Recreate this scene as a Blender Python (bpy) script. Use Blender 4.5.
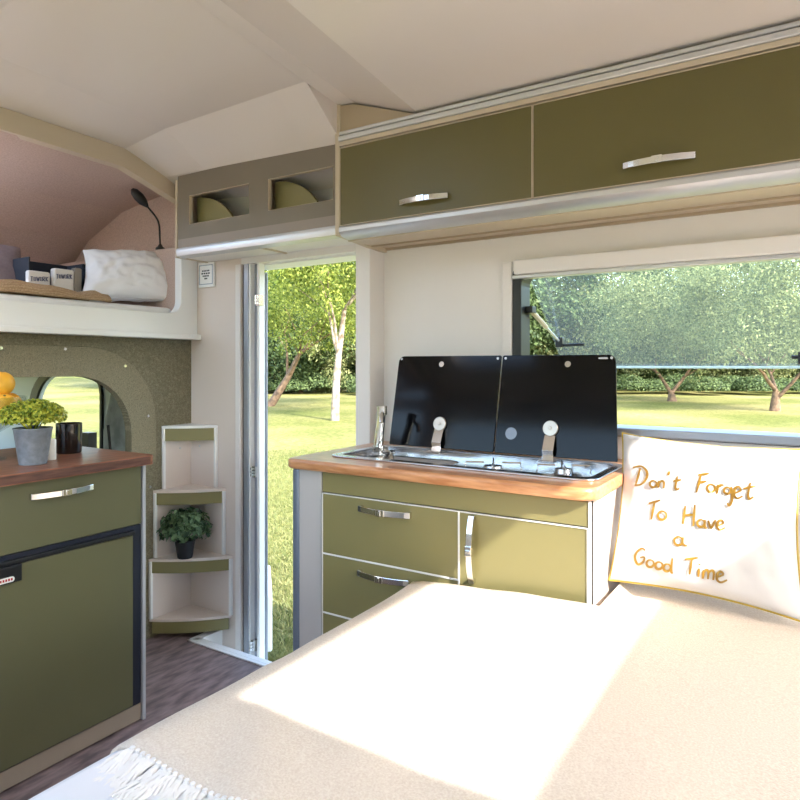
import bpy, bmesh, math, random
from mathutils import Vector, Matrix, noise
random.seed(7)
for o in list(bpy.data.objects): bpy.data.objects.remove(o)
SC = bpy.context.scene; COL = SC.collection
PI = math.pi

# ---------------------------------------------------------------- camera
F = 649.0; HY = 365.0; HC = 1.22; TH = math.atan(412/F)
FW = Vector((-math.sin(TH), math.cos(TH), 0)); RT = Vector((math.cos(TH), math.sin(TH), 0))
cam = bpy.data.cameras.new('camera'); co = bpy.data.objects.new('camera', cam); COL.objects.link(co)
cam.sensor_width = 36; cam.lens = 36*F/800; cam.clip_start = .02; cam.clip_end = 500
cam.shift_y = -(400-HY)/800
co.location = (0, 0, HC); co.rotation_euler = (PI/2, 0, TH)
SC.camera = co
CAM = Vector((0, 0, HC))
def ray(px, py): return FW + RT*((px-400)/F) + Vector((0, 0, -(py-HY)/F))
def onx(px, py, x): d = ray(px, py); return CAM + d*(x/d.x)
def ony(px, py, y): d = ray(px, py); return CAM + d*(y/d.y)
def onz(px, py, z): d = ray(px, py); return CAM + d*((z-HC)/d.z)
def atz(px, Z, z): return FW*Z + RT*((px-400)/F*Z) + Vector((0, 0, z))

# ---------------------------------------------------------------- light
SUN_DIR = Vector((-2.5, 1.0, -2.07)).normalized()
w = bpy.data.worlds.new('World'); SC.world = w; w.use_nodes = True
nt = w.node_tree; bg = nt.nodes['Background']
sky = nt.nodes.new('ShaderNodeTexSky'); sky.sky_type = 'NISHITA'; sky.sun_disc = False
sky.sun_elevation = math.asin(-SUN_DIR.z); sky.sun_rotation = math.atan2(-SUN_DIR.x, -SUN_DIR.y)
sky.air_density = 1.2; sky.dust_density = 2.0; sky.ozone_density = 1.0
nt.links.new(sky.outputs[0], bg.inputs[0]); bg.inputs[1].default_value = 0.80
sl = bpy.data.lights.new('sun', 'SUN'); so = bpy.data.objects.new('sun', sl); COL.objects.link(so)
sl.energy = 7.5; sl.angle = math.radians(.6); sl.color = (1, .965, .91)
so.rotation_euler = SUN_DIR.to_track_quat('-Z', 'Y').to_euler(); so.location = (4, -3, 6)
SC.view_settings.view_transform = 'Standard'; SC.view_settings.look = 'None'
SC.view_settings.exposure = 0.72; SC.view_settings.gamma = 1; SC.view_settings.use_curve_mapping = False

# ---------------------------------------------------------------- materials
def lin(c):
    r = []
    for v in c:
        v /= 255
        r.append(v/12.92 if v <= .04045 else ((v+.055)/1.055)**2.4)
    return (*r, 1)
def mat(name, rgb, rough=.5, metal=0, var=0, vscale=8, bump=0, bscale=200, rgb2=None, stretch=None, spec=.5, coat=0, transl=0):
    m = bpy.data.materials.new(name); m.use_nodes = True
    t = m.node_tree; N = t.nodes; L = t.links; b = N['Principled BSDF']
    b.inputs['Base Color'].default_value = lin(rgb); b.inputs['Roughness'].default_value = rough
    b.inputs['Metallic'].default_value = metal; b.inputs['Specular IOR Level'].default_value = spec
    b.inputs['Coat Weight'].default_value = coat; b.inputs['Coat Roughness'].default_value = .15
    tc = N.new('ShaderNodeNewGeometry'); src = tc.outputs['Position']
    if stretch:
        mp = N.new('ShaderNodeMapping'); mp.inputs['Scale'].default_value = stretch
        L.new(src, mp.inputs['Vector']); src = mp.outputs[0]
    if var or rgb2:
        n = N.new('ShaderNodeTexNoise'); n.inputs['Scale'].default_value = vscale; n.inputs['Detail'].default_value = 6
        L.new(src, n.inputs['Vector'])
        cr = N.new('ShaderNodeValToRGB')
        a = lin(rgb); c2 = lin(rgb2) if rgb2 else tuple(min(1, v*(1+var)) for v in a[:3])+(1,)
        a1 = a if rgb2 else tuple(v*(1-var) for v in a[:3])+(1,)
        cr.color_ramp.elements[0].color = a1; cr.color_ramp.elements[1].color = c2
        cr.color_ramp.elements[0].position = .33; cr.color_ramp.elements[1].position = .67
        L.new(n.outputs['Fac'], cr.inputs['Fac']); L.new(cr.outputs[0], b.inputs['Base Color'])
    if bump:
        n2 = N.new('ShaderNodeTexNoise'); n2.inputs['Scale'].default_value = bscale; n2.inputs['Detail'].default_value = 3
        L.new(src, n2.inputs['Vector'])
        bp = N.new('ShaderNodeBump'); bp.inputs['Strength'].default_value = bump; bp.inputs['Distance'].default_value = .004
        L.new(n2.outputs['Fac'], bp.inputs['Height']); L.new(bp.outputs[0], b.inputs['Normal'])
    return m
def weave(name, rgb, rgb2, scale, bump=.5, dist=.003):
    """woven cloth: two crossed wave textures give colour flecks and relief"""
    m = mat(name, rgb, .95, spec=.1); t = m.node_tree; N = t.nodes; L = t.links; b = N['Principled BSDF']
    g = N.new('ShaderNodeNewGeometry'); out = []
    for ax in ('X', 'Y', 'Z'):
        wv = N.new('ShaderNodeTexWave'); wv.bands_direction = ax; wv.inputs['Scale'].default_value = scale
        wv.inputs['Distortion'].default_value = 1.5; wv.inputs['Detail'].default_value = 1
        L.new(g.outputs['Position'], wv.inputs['Vector']); out.append(wv.outputs['Fac'])
    a = N.new('ShaderNodeMath'); a.operation = 'MULTIPLY'; L.new(out[0], a.inputs[0]); L.new(out[1], a.inputs[1])
    c = N.new('ShaderNodeMath'); c.operation = 'ADD'; L.new(a.outputs[0], c.inputs[0]); L.new(out[2], c.inputs[1])
    ns = N.new('ShaderNodeTexNoise'); ns.inputs['Scale'].default_value = scale*3; L.new(g.outputs['Position'], ns.inputs['Vector'])
    mx = N.new('ShaderNodeMath'); mx.operation = 'MULTIPLY'; L.new(c.outputs[0], mx.inputs[0]); L.new(ns.outputs['Fac'], mx.inputs[1])
    cr = N.new('ShaderNodeValToRGB'); cr.color_ramp.elements[0].color = lin(rgb); cr.color_ramp.elements[1].color = lin(rgb2)
    cr.color_ramp.elements[0].position = .1; cr.color_ramp.elements[1].position = .8
    L.new(mx.outputs[0], cr.inputs['Fac']); L.new(cr.outputs[0], b.inputs['Base Color'])
    bp = N.new('ShaderNodeBump'); bp.inputs['Strength'].default_value = bump; bp.inputs['Distance'].default_value = dist
    L.new(mx.outputs[0], bp.inputs['Height']); L.new(bp.outputs[0], b.inputs['Normal'])
    return m
def glass(name, tint, gloss=.08, rough=.02, haze=0):
    m = bpy.data.materials.new(name); m.use_nodes = True; t = m.node_tree; N = t.nodes; L = t.links
    N.remove(N['Principled BSDF']); o = N['Material Output']
    tr = N.new('ShaderNodeBsdfTransparent'); tr.inputs[0].default_value = tint
    gl = N.new('ShaderNodeBsdfGlossy'); gl.inputs['Roughness'].default_value = rough
    mx = N.new('ShaderNodeMixShader'); mx.inputs[0].default_value = gloss
    L.new(tr.outputs[0], mx.inputs[1]); L.new(gl.outputs[0], mx.inputs[2]); L.new(mx.outputs[0], o.inputs[0])
    if haze:
        df = N.new('ShaderNodeBsdfTranslucent'); df.inputs[0].default_value = (.95, .97, .9, 1); m2 = N.new('ShaderNodeMixShader'); m2.inputs[0].default_value = haze
        L.new(mx.outputs[0], m2.inputs[1]); L.new(df.outputs[0], m2.inputs[2]); L.new(m2.outputs[0], o.inputs[0])
    return m
def leafmat(name, c1, c2, transl=.35):
    m = bpy.data.materials.new(name); m.use_nodes = True; t = m.node_tree; N = t.nodes; L = t.links
    b = N['Principled BSDF']; o = N['Material Output']; b.inputs['Roughness'].default_value = .55; b.inputs['Specular IOR Level'].default_value = .25
    g = N.new('ShaderNodeNewGeometry'); cr = N.new('ShaderNodeValToRGB')
    cr.color_ramp.elements[0].color = lin(c1); cr.color_ramp.elements[1].color = lin(c2)
    L.new(g.outputs['Random Per Island'], cr.inputs[0]); L.new(cr.outputs[0], b.inputs['Base Color'])
    tl = N.new('ShaderNodeBsdfTranslucent'); L.new(cr.outputs[0], tl.inputs[0])
    mx = N.new('ShaderNodeMixShader'); mx.inputs[0].default_value = transl
    L.new(b.outputs[0], mx.inputs[1]); L.new(tl.outputs[0], mx.inputs[2]); L.new(mx.outputs[0], o.inputs[0])
    return m
def emit(name, rgb, s):
    m = mat(name, rgb); b = m.node_tree.nodes['Principled BSDF']
    b.inputs['Emission Color'].default_value = lin(rgb); b.inputs['Emission Strength'].default_value = s; return m
M = dict(
 wall=mat('wall_white', (236, 231, 226), .45, var=.02, vscale=3),
 wallpink=mat('wall_beige_panel', (226, 213, 203), .3, var=.02, vscale=3),
 ceil=mat('ceiling_cream', (224, 214, 206), .22, spec=.5),
 trim=mat('trim_beige', (200, 184, 160), .5),
 tan=mat('tan_board', (176, 158, 132), .5),
 white=mat('white_plastic', (240, 239, 236), .35),
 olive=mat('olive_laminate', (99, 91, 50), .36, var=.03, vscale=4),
 olivelit=mat('olive_laminate_lit', (131, 123, 80), .36, var=.03, vscale=4),  # lighter copy of the olive, sun and bounce light put into its colour
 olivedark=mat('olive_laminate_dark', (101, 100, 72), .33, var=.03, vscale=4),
 alu=mat('brushed_aluminium', (206, 206, 208), .34, .55, bump=.05, bscale=300, stretch=(1, 1, .05)),
 alugrey=mat('grey_aluminium', (168, 174, 184), .4, .6),
 chrome=mat('chrome', (225, 225, 225), .12, 1),
 steel=mat('stainless_steel', (200, 203, 208), .22, 1, bump=.03, bscale=120),
 black=mat('black_plastic', (22, 23, 26), .4),
 glassblack=mat('black_glass', (7, 8, 11), .10, spec=.22),
 wood=mat('oak_worktop', (176, 116, 72), .28, rgb2=(214, 158, 112), vscale=9, stretch=(1.2, 9, 9), coat=.3),
 woodedge=mat('oak_edge', (148, 86, 48), .4, rgb2=(206, 146, 98), vscale=9, stretch=(1.5, 12, 12)),
 walnut=mat('walnut_worktop', (120, 72, 52), .36, rgb2=(166, 108, 80), vscale=9, stretch=(9, 1.2, 9), coat=.05),
 walnutedge=mat('walnut_edge', (74, 46, 38), .45, rgb2=(112, 74, 60), vscale=9, stretch=(12, 1.5, 12)),
 felt=mat('felt_lining', (196, 172, 160), .98, var=.10, vscale=160, bump=.5, bscale=350, spec=.05),
 fabric=weave('green_linen_panel', (100, 94, 74), (176, 166, 140), 75, .5),
 shelf=mat('grey_brown_board', (124, 114, 100), .5, var=.03, vscale=6),
 shelfinner=mat('shelf_inner_white', (205, 200, 192), .5),
 archolive=mat('olive_arch_board', (142, 133, 88), .5),
 floor=mat('vinyl_wood_floor', (94, 80, 80), .38, rgb2=(156, 134, 130), vscale=7, stretch=(5, 1.4, 1), bump=.05, bscale=40),
 blanket=mat('cream_waffle_throw', (224, 208, 189), .95, rgb2=(240, 228, 211), vscale=260, bump=.5, bscale=300, spec=.1),
 fringe=mat('white_cotton_fringe', (244, 241, 236), .95, spec=.1),
 sheet=mat('white_sheet', (236, 236, 238), .9, spec=.1, bump=.2, bscale=25),
 pillow=mat('white_satin_cushion', (206, 202, 199), .5, spec=.3, bump=.35, bscale=10),
 gold=mat('gold_foil', (134, 100, 42), .35, .5, rgb2=(190, 146, 56), vscale=12),
 piping=mat('gold_piping', (190, 160, 52), .5),
 knit=weave('beige_knit', (176, 142, 108), (226, 198, 164), 60, .9, .005),
 mattress=mat('white_mattress', (242, 241, 240), .8, bump=.2, bscale=40),
 bunkpillow=mat('white_pillowcase', (240, 239, 240), .85, bump=.35, bscale=16),
 darkbox=mat('charcoal_box', (34, 38, 48), .7), ink=mat('blue_ink', (44, 60, 110), .7),
 pouch=mat('white_canvas_pouch', (228, 224, 220), .85, bump=.3, bscale=60),
 mauve=mat('mauve_cushion', (132, 116, 116), .95, var=.06, vscale=80),
 pot=mat('zinc_pot', (132, 138, 146), .6, .2, var=.15, vscale=60),
 blackpot=mat('black_plant_pot', (26, 27, 30), .45), soil=mat('soil', (50, 38, 28), .95),
 mug=mat('black_glazed_ceramic', (14, 13, 13), .1, coat=.5), candle=mat('white_wax', (240, 238, 232), .5),
 orange=mat('orange_peel', (238, 158, 26), .45, rgb2=(246, 184, 60), vscale=10, bump=.25, bscale=180),
 leafy=leafmat('yellow_green_leaves', (72, 112, 36), (222, 218, 84), .3),
 leafd=leafmat('dark_green_leaves', (20, 46, 28), (124, 152, 110), .2),
 bowl=glass('bowl_glass', (.93, .95, .95, 1), .12),
 pane=glass('tinted_acrylic', (.90, .94, .92, 1), .07, haze=.03), clear=glass('clear_pane', (.97, .98, .98, 1), .04),
 logo=mat('badge_red', (190, 40, 40), .5),
 cabgrey=mat('cab_grey_plastic', (150, 156, 158), .6), cabseat=mat('cab_seat_cloth', (60, 62, 66), .9, var=.1, vscale=80),
 cabwhite=mat('cab_white_paint', (214, 222, 222), .4),
 bark=mat('pale_bark', (112, 94, 78), .9, rgb2=(172, 158, 140), vscale=6, bump=.6, bscale=18),
 barkd=mat('brown_bark', (82, 66, 52), .9, rgb2=(138, 112, 88), vscale=5, bump=.6, bscale=14),
)
# procedural meadow
def grassmat():
    m = mat('meadow', (150, 150, 80), .95, spec=.1); t = m.node_tree; N = t.nodes; L = t.links; b = N['Principled BSDF']
    g = N.new('ShaderNodeNewGeometry')
    n1 = N.new('ShaderNodeTexNoise'); n1.inputs['Scale'].default_value = .22; n1.inputs['Detail'].default_value = 5
    n2 = N.new('ShaderNodeTexNoise'); n2.inputs['Scale'].default_value = 9; n2.inputs['Detail'].default_value = 6; n2.inputs['Roughness'].default_value = .7
    for n in (n1, n2): L.new(g.outputs['Position'], n.inputs['Vector'])
    c1 = N.new('ShaderNodeValToRGB'); c1.color_ramp.elements[0].color = lin((104, 108, 60)); c1.color_ramp.elements[1].color = lin((144, 136, 94))
    c1.color_ramp.elements[0].position = .36; c1.color_ramp.elements[1].position = .64
    c2 = N.new('ShaderNodeValToRGB'); c2.color_ramp.elements[0].color = (.45, .5, .35, 1); c2.color_ramp.elements[1].color = (1.15, 1.12, 1.0, 1)
    c2.color_ramp.elements[0].position = .3; c2.color_ramp.elements[1].position = .62
    L.new(n1.outputs['Fac'], c1.inputs[0]); L.new(n2.outputs['Fac'], c2.inputs[0])
    mx = N.new('ShaderNodeMixRGB'); mx.blend_type = 'MULTIPLY'; mx.inputs[0].default_value = 1
    L.new(c1.outputs[0], mx.inputs[1]); L.new(c2.outputs[0], mx.inputs[2]); L.new(mx.outputs[0], b.inputs['Base Color'])
    bp = N.new('ShaderNodeBump'); bp.inputs['Strength'].default_value = .8; bp.inputs['Distance'].default_value = .05
    L.new(n2.outputs['Fac'], bp.inputs['Height']); L.new(bp.outputs[0], b.inputs['Normal'])
    return m
M['grass'] = grassmat()
M['blade'] = leafmat('grass_blades', (92, 104, 52), (142, 140, 92), .3)
M['tleaf_a'] = leafmat('tree_leaves_bright', (72, 96, 36), (164, 172, 84), .4)
M['tleaf_b'] = leafmat('tree_leaves_mid', (88, 100, 60), (168, 172, 118), .38)
M['tleaf_c'] = leafmat('tree_leaves_dark', (46, 64, 38), (104, 122, 74), .3)

# ---------------------------------------------------------------- mesh helpers
class MB:
    def __init__(s): s.v = []; s.f = []; s.fm = []
    def add(s, vs, fs, mi=0):
        k = len(s.v); s.v += [Vector(p) for p in vs]; s.f += [tuple(i+k for i in f) for f in fs]; s.fm += [mi]*len(fs); return s
    def box(s, x0, x1, y0, y1, z0, z1, mi=0):
        vs = [(x, y, z) for z in (z0, z1) for y in (y0, y1) for x in (x0, x1)]
        return s.add(vs, [(0, 2, 3, 1), (4, 5, 7, 6), (0, 1, 5, 4), (2, 6, 7, 3), (0, 4, 6, 2), (1, 3, 7, 5)], mi)
    def prism(s, loop, f, w0, w1, mi=0):
        """loop of (u,v) extruded along w; f(u,v,w)->point"""
        n = len(loop); vs = [f(u, v, w0) for u, v in loop]+[f(u, v, w1) for u, v in loop]
        fs = [tuple(range(n))[::-1], tuple(range(n, 2*n))]+[(i, (i+1) % n, n+(i+1) % n, n+i) for i in range(n)]
        return s.add(vs, fs, mi)
    def ring(s, outer, inner, f, w0, w1, mi=0):
        n = len(outer)
        vs = [f(u, v, w) for w in (w0, w1) for lp in (outer, inner) for u, v in lp]
        fs = []
        for i in range(n):
            j = (i+1) % n
            fs += [(i, j, n+j, n+i), (2*n+i, 3*n+i, 3*n+j, 2*n+j), (i, 2*n+i, 2*n+j, j), (n+i, n+j, 3*n+j, 3*n+i)]
        return s.add(vs, fs, mi)
    def tube(s, pts, r, n=8, cap=True, mi=0):
        pts = [Vector(p) for p in pts]; rs = r if isinstance(r, (list, tuple)) else [r]*len(pts)
        vs = []; fs = []; ref = None
        for i, p in enumerate(pts):
            t = (pts[min(i+1, len(pts)-1)]-pts[max(i-1, 0)]).normalized()
            if ref is None: ref = Vector((0, 0, 1)) if abs(t.z) < .9 else Vector((1, 0, 0))
            a = t.cross(ref).normalized(); b = a.cross(t).normalized(); ref = b
            vs += [p+(a*math.cos(2*PI*k/n)+b*math.sin(2*PI*k/n))*rs[i] for k in range(n)]
        for i in range(len(pts)-1):
            fs += [(i*n+k, i*n+(k+1) % n, (i+1)*n+(k+1) % n, (i+1)*n+k) for k in range(n)]
        if cap: fs += [tuple(range(n))[::-1], tuple(range((len(pts)-1)*n, len(pts)*n))]
        return s.add(vs, fs, mi)
    def lathe(s, prof, c, n=32, mi=0, close=False):
        c = Vector(c); vs = []; fs = []; m = len(prof)
        for r, z in prof: vs += [c+Vector((r*math.cos(2*PI*k/n), r*math.sin(2*PI*k/n), z)) for k in range(n)]
        for i in range(m if close else m-1):
            j = (i+1) % m
            fs += [(i*n+k, i*n+(k+1) % n, j*n+(k+1) % n, j*n+k) for k in range(n)]
        if not close:
            if prof[0][0] > 1e-5: fs.append(tuple(range(n))[::-1])
            if prof[-1][0] > 1e-5: fs.append(tuple(range((m-1)*n, m*n)))
        return s.add(vs, fs, mi)
    def disc(s, c, axis, r, h, n=20, mi=0):
        c = Vector(c); axis = Vector(axis).normalized(); return s.tube([c, c+axis*h], r, n, mi=mi)
    def band(s, pts, side, up_t, width, mi=0):
        """flat strip of given thickness along pts; side = width direction"""
        pts = [Vector(p) for p in pts]; side = Vector(side).normalized()*width/2; vs = []; fs = []
        for i, p in enumerate(pts):
            t = (pts[min(i+1, len(pts)-1)]-pts[max(i-1, 0)]).normalized(); nn = t.cross(side).normalized()*up_t/2
            vs += [p+side+nn, p-side+nn, p-side-nn, p+side-nn]
        for i in range(len(pts)-1):
            fs += [(i*4+k, i*4+(k+1) % 4, i*4+4+(k+1) % 4, i*4+4+k) for k in range(4)]
        fs += [(3, 2, 1, 0), tuple(range(len(vs)-4, len(vs)))]
        return s.add(vs, fs, mi)
    def build(s, name, m, parent=None, smooth=False, bevel=0, seg=2, solid=0, subsurf=0, auto=None):
        loc = parent_loc(parent) if parent else Vector((0, 0, 0))
        if parent is None and s.v:
            xs = [p.x for p in s.v]; ys = [p.y for p in s.v]
            loc = Vector(((min(xs)+max(xs))/2, (min(ys)+max(ys))/2, min(p.z for p in s.v)))
        me = bpy.data.meshes.new(name); me.from_pydata([p-loc for p in s.v], [], s.f)
        ms = m if isinstance(m, (list, tuple)) else [m]
        for x in ms: me.materials.append(M[x] if isinstance(x, str) else x)
        if len(ms) > 1: me.polygons.foreach_set('material_index', s.fm)
        bm = bmesh.new(); bm.from_mesh(me)
        if len(bm.faces) < 60000: bmesh.ops.recalc_face_normals(bm, faces=bm.faces)
        bm.to_mesh(me); bm.free()
        o = bpy.data.objects.new(name, me); COL.objects.link(o)
        if parent: o.parent = parent
        else: o.location = loc
        if smooth:
            me.polygons.foreach_set('use_smooth', [True]*len(me.polygons))
            if auto is None: auto = 40
            if auto < 180: me.set_sharp_from_angle(angle=math.radians(auto))
        if solid:
            md = o.modifiers.new('solid', 'SOLIDIFY'); md.thickness = solid; md.offset = -1
        if bevel:
            md = o.modifiers.new('bevel', 'BEVEL'); md.width = bevel; md.segments = seg; md.limit_method = 'ANGLE'; md.angle_limit = math.radians(40)
        if subsurf:
            md = o.modifiers.new('sub', 'SUBSURF'); md.levels = md.render_levels = subsurf
        return o
def parent_loc(o):
    l = Vector((0, 0, 0))
    while o: l += o.location; o = o.parent
    return l
def tag(o, label, cat, group=None):
    o['label'] = label; o['category'] = cat
    if group: o['group'] = group
    return o
def struct(o, label=None):
    o['kind'] = 'structure'
    if label: o['label'] = label
    return o
def thing(name, label, cat, loc, group=None):
    o = bpy.data.objects.new(name, None); COL.objects.link(o); o.location = loc; o.empty_display_size = .1
    return tag(o, label, cat, group)
def rr(x0, x1, y0, y1, r, seg=6):
    """rounded rectangle loop; r may be 4 radii (x1y1, x0y1, x0y0, x1y0)"""
    R = r if isinstance(r, (list, tuple)) else [r]*4; out = []
    for (cx, cy, a0, rad) in ((x1-R[0], y1-R[0], 0, R[0]), (x0+R[1], y1-R[1], 90, R[1]), (x0+R[2], y0+R[2], 180, R[2]), (x1-R[3], y0+R[3], 270, R[3])):
        for k in range(seg+1):
            a = math.radians(a0+90*k/seg); out.append((cx+rad*math.cos(a), cy+rad*math.sin(a)))
    return out
FXZ = lambda u, v, w_: (u, w_, v)      # plane y = const
FYZ = lambda u, v, w_: (w_, u, v)      # plane x = const
FXY = lambda u, v, w_: (u, v, w_)
def handle(parent, c, along, out, L=.185, wid=.018, proud=.03):
    """bow strap handle with a centre buckle and two feet"""
    c = Vector(c); a = Vector(along).normalized(); o = Vector(out).normalized(); side = a.cross(o)
    b = MB(); pts = []
    for k in range(13):
        t = -1+2*k/12; pts.append(c+a*(t*L/2)+o*(proud*(.42+.58*(1-t*t))))
    b.band(pts, side, .004, wid)
    for sgn in (-1, 1):
        p = c+a*(sgn*(L/2-.006)); b.band([p, p+o*proud*.5], side, .012, wid)
    p = c+o*(proud*.98); b.band([p-a*.014, p+a*.014], side, .011, wid*1.12)
    p = c+o*(proud*1.05); b.band([p-a*.004, p+a*.004], side, .012, wid*.8)
    return b.build('handle', 'chrome', parent, bevel=.0015, seg=2)

# ================================================================ SETTING
XF, XR, YL, YK, YD = -2.50, 2.25, -.35, 2.18, 2.08
# floor with entry well cut out
WX0, WX1, WY0 = -2.315, -1.46, 1.935
b = MB(); b.box(XF, WX0, YL, YK+.08, -.06, 0); b.box(WX0, WX1, YL, WY0, -.06, 0); b.box(WX1, XR, YL, YK+.08, -.06, 0)
struct(b.build('floor', 'floor'), 'dark greyish wood-look vinyl floor')
b = MB(); b.box(WX0, WX1, WY0, YD+.2, -.35, -.25); struct(b.build('floor_step_well', 'white'), 'white recessed step well inside the entry door')
b = MB(); b.box(WX0-.0, WX0+.028, WY0, YD+.1, -.25, .006); b.box(WX0, WX1, WY0, WY0+.028, -.25, .006); b.box(WX0-.018, WX0, WY0-.018, YD, 0, .006); b.box(WX0-.018, WX1, WY0-.018, WY0, 0, .006)
struct(b.build('trim_1', 'white', bevel=.002), 'white edging around the entry step well')
# kitchen wall with window hole
WXA, WXB, WZA, WZB = -.895, .62, .985, 1.56
b = MB(); b.ring(rr(-1.46, XR, -.3, 2.3, .001), rr(WXA, WXB, WZA, WZB, .03), FXZ, YK, YK+.08)
struct(b.build('wall_kitchen', 'wall'), 'white side wall behind the kitchen unit')
# door wall
DX0, DX1, DZ1 = -2.165, -1.53, 1.672
b = MB(); b.box(XF-.1, DX0, YD, YD+.03, -.3, 2.25); b.box(XF-.1, DX0-.05, YD+.03, YD+.16, -.3, 2.25); struct(b.build('wall_door', 'wallpink'), 'glossy beige wall panel left of the entry door')
b = MB(); b.box(DX0, DX1, YD, YD+.16, DZ1, 2.25); struct(b.build('wall_door_header', 'wall'), 'white header above the entry door')
b = MB(); b.box(DX1, -1.46, YD, YK+.08, -.3, 2.25); struct(b.build('wall_door_post', 'wall', bevel=.004), 'white post between entry door and kitchen')
# opposite wall, rear wall (both behind the camera) with window openings added and sized for fill light
OPW = rr(-2.42, -.55, .98, 1.85, .05)
b = MB(); b.ring(rr(XF-.1, XR+.08, -.3, 2.3, .001), OPW, FXZ, YL-.08, YL); struct(b.build('wall_opposite', 'wall'))
b = MB(); b.prism(OPW, FXZ, YL-.05, YL-.044); struct(b.build('fill_window_6', 'clear'))
REAR = rr(YL+.3, 1.5, .95, 1.75, .06)
b = MB(); b.ring(rr(YL, YK+.08, -.3, 2.3, .001), REAR, FYZ, XR, XR+.08); struct(b.build('wall_rear', 'wall'))
b = MB(); b.prism(REAR, FYZ, XR+.03, XR+.036); struct(b.build('fill_window_2', 'clear'))
# front partition: green fabric with pass-through
OPY0, OPY1, OPZ0, OPZ1 = .55, 1.755, .80, 1.175
b = MB(); b.ring(rr(YL, YD, 0, 1.345, .001, 8), rr(OPY0, OPY1, OPZ0, OPZ1, [.25, .25, .03, .03], 8), FYZ, XF-.04, XF)
wf = struct(b.build('wall_front', 'fabric'), 'green-grey linen covered partition to the driving cab')
b = MB(); b.ring(rr(OPY0-.12, OPY1+.125, OPZ0-.02, 1.295, [.33, .33, .02, .02], 8), rr(OPY0+.001, OPY1-.001, OPZ0+.001, OPZ1-.001, [.25, .25, .03, .03], 8), FYZ, XF, XF+.006)
b.build('pass_through_surround', 'fabric', wf, bevel=.002)
for (px, py) in ((1, 348), (65, 349), (125, 366), (148, 416), (150, 487)):
    p = onx(px, py, XF+.006)
    q = MB(); q.disc(p, (1, 0, 0), .006, .003, 12); q.disc(p, (1, 0, 0), .0035, .005, 10); q.build('snap_button', 'chrome', wf, smooth=True)
# ceiling
def grid(X, Y, Zt, skip=()):
    vs = [(x, y, Zt[i][j]) for i, x in enumerate(X) for j, y in enumerate(Y)]; n = len(Y)
    fs = [(i*n+j, i*n+j+1, (i+1)*n+j+1, (i+1)*n+j) for i in range(len(X)-1) for j in range(n-1) if (i, j) not in skip]
    return vs, fs
def extr(vs, fs, h):
    """thicken a height field upwards"""
    n = len(vs); V = list(vs)+[(x, y, z+h) for x, y, z in vs]; Fs = [tuple(f) for f in fs]+[tuple(i+n for i in f[::-1]) for f in fs]
    from collections import Counter
    ec = Counter()
    for f in fs:
        for k in range(len(f)): ec[tuple(sorted((f[k], f[(k+1) % len(f)])))] += 1
    Fs += [(a, c, c+n, a+n) for (a, c), m_ in ec.items() if m_ == 1]
    return V, Fs
Yr = [YL-.1, .2, .95, 1.26, 1.70, 1.90, 2.26]
def refine(X, Y, Zt, X2, Y2):
    def lerp(A, B, x):
        k = max(i for i in range(len(A)-1) if A[i] <= x+1e-9); t_ = (x-A[k])/(A[k+1]-A[k]); return B[k]*(1-t_)+B[k+1]*t_
    return [[lerp(X, [lerp(Y, r_, y) for r_ in Zt], x) for y in Y2] for x in X2]
FX2 = [-2.47, -2.2, -1.6, -1.46]; FY2 = [YL-.1, 0, .2, .62, .95, 1.26, 1.70, 1.90, 2.26]
vs, fs = grid(FX2, FY2, refine([-2.47, -2.2, -1.46], Yr, [[1.98, 2.13, 2.145, 2.145, 2.137, 2.066, 1.94], [2.0, 2.17, 2.21, 2.20, 2.172, 2.058, 1.88], [2.0, 2.2, 2.275, 2.25, 2.19, 2.036, 1.80]], FX2, FY2), skip={(1, 1), (1, 2)})  # skipped cells: unseen roof opening added to brighten the bunk front
b = MB(); b.add(*extr(vs, fs, .08)); b.add([(-1.458, 1.70, 2.19), (-1.458, 1.87, 2.06), (-1.458, 1.87, 2.20)], [(0, 1, 2)])
struct(b.build('ceiling_front', 'ceil', smooth=True, auto=3), 'glossy cream ceiling panel over the entry')
HX0, HX1 = .92, 1.66
Yr = [YL-.1, .06, .95, 1.26, 1.5, 1.73, 1.87, 2.26]
def zrow(d): return [2.0+d*.0, 2.12+d, 2.175+d, 2.143+d, 2.116+d, 2.09+d, 2.075+d, 2.03+d]
X = [-1.46, -1.386, -1.127, HX0, HX1, XR+.08]
vs, fs = grid(X, Yr, [zrow(.092), zrow(.088), zrow(0), zrow(0), zrow(0), zrow(0)], skip={(3, 1), (3, 2), (3, 3)})
b = MB(); b.add(*extr(vs, fs, .07)); struct(b.build('ceiling', 'ceil', smooth=True, auto=5), 'cream ceiling with a cross rib')
# roof hatch frame and pane (behind the camera)
b = MB()
for (x0, x1, y0, y1) in ((HX0-.03, HX0, .03, 1.53), (HX1, HX1+.03, .03, 1.53), (HX0, HX1, .03, .06), (HX0, HX1, 1.5, 1.53)): b.box(x0, x1, y0, y1, 2.0+.11, 2.262)
struct(b.build('window_3', 'white'))
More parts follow.
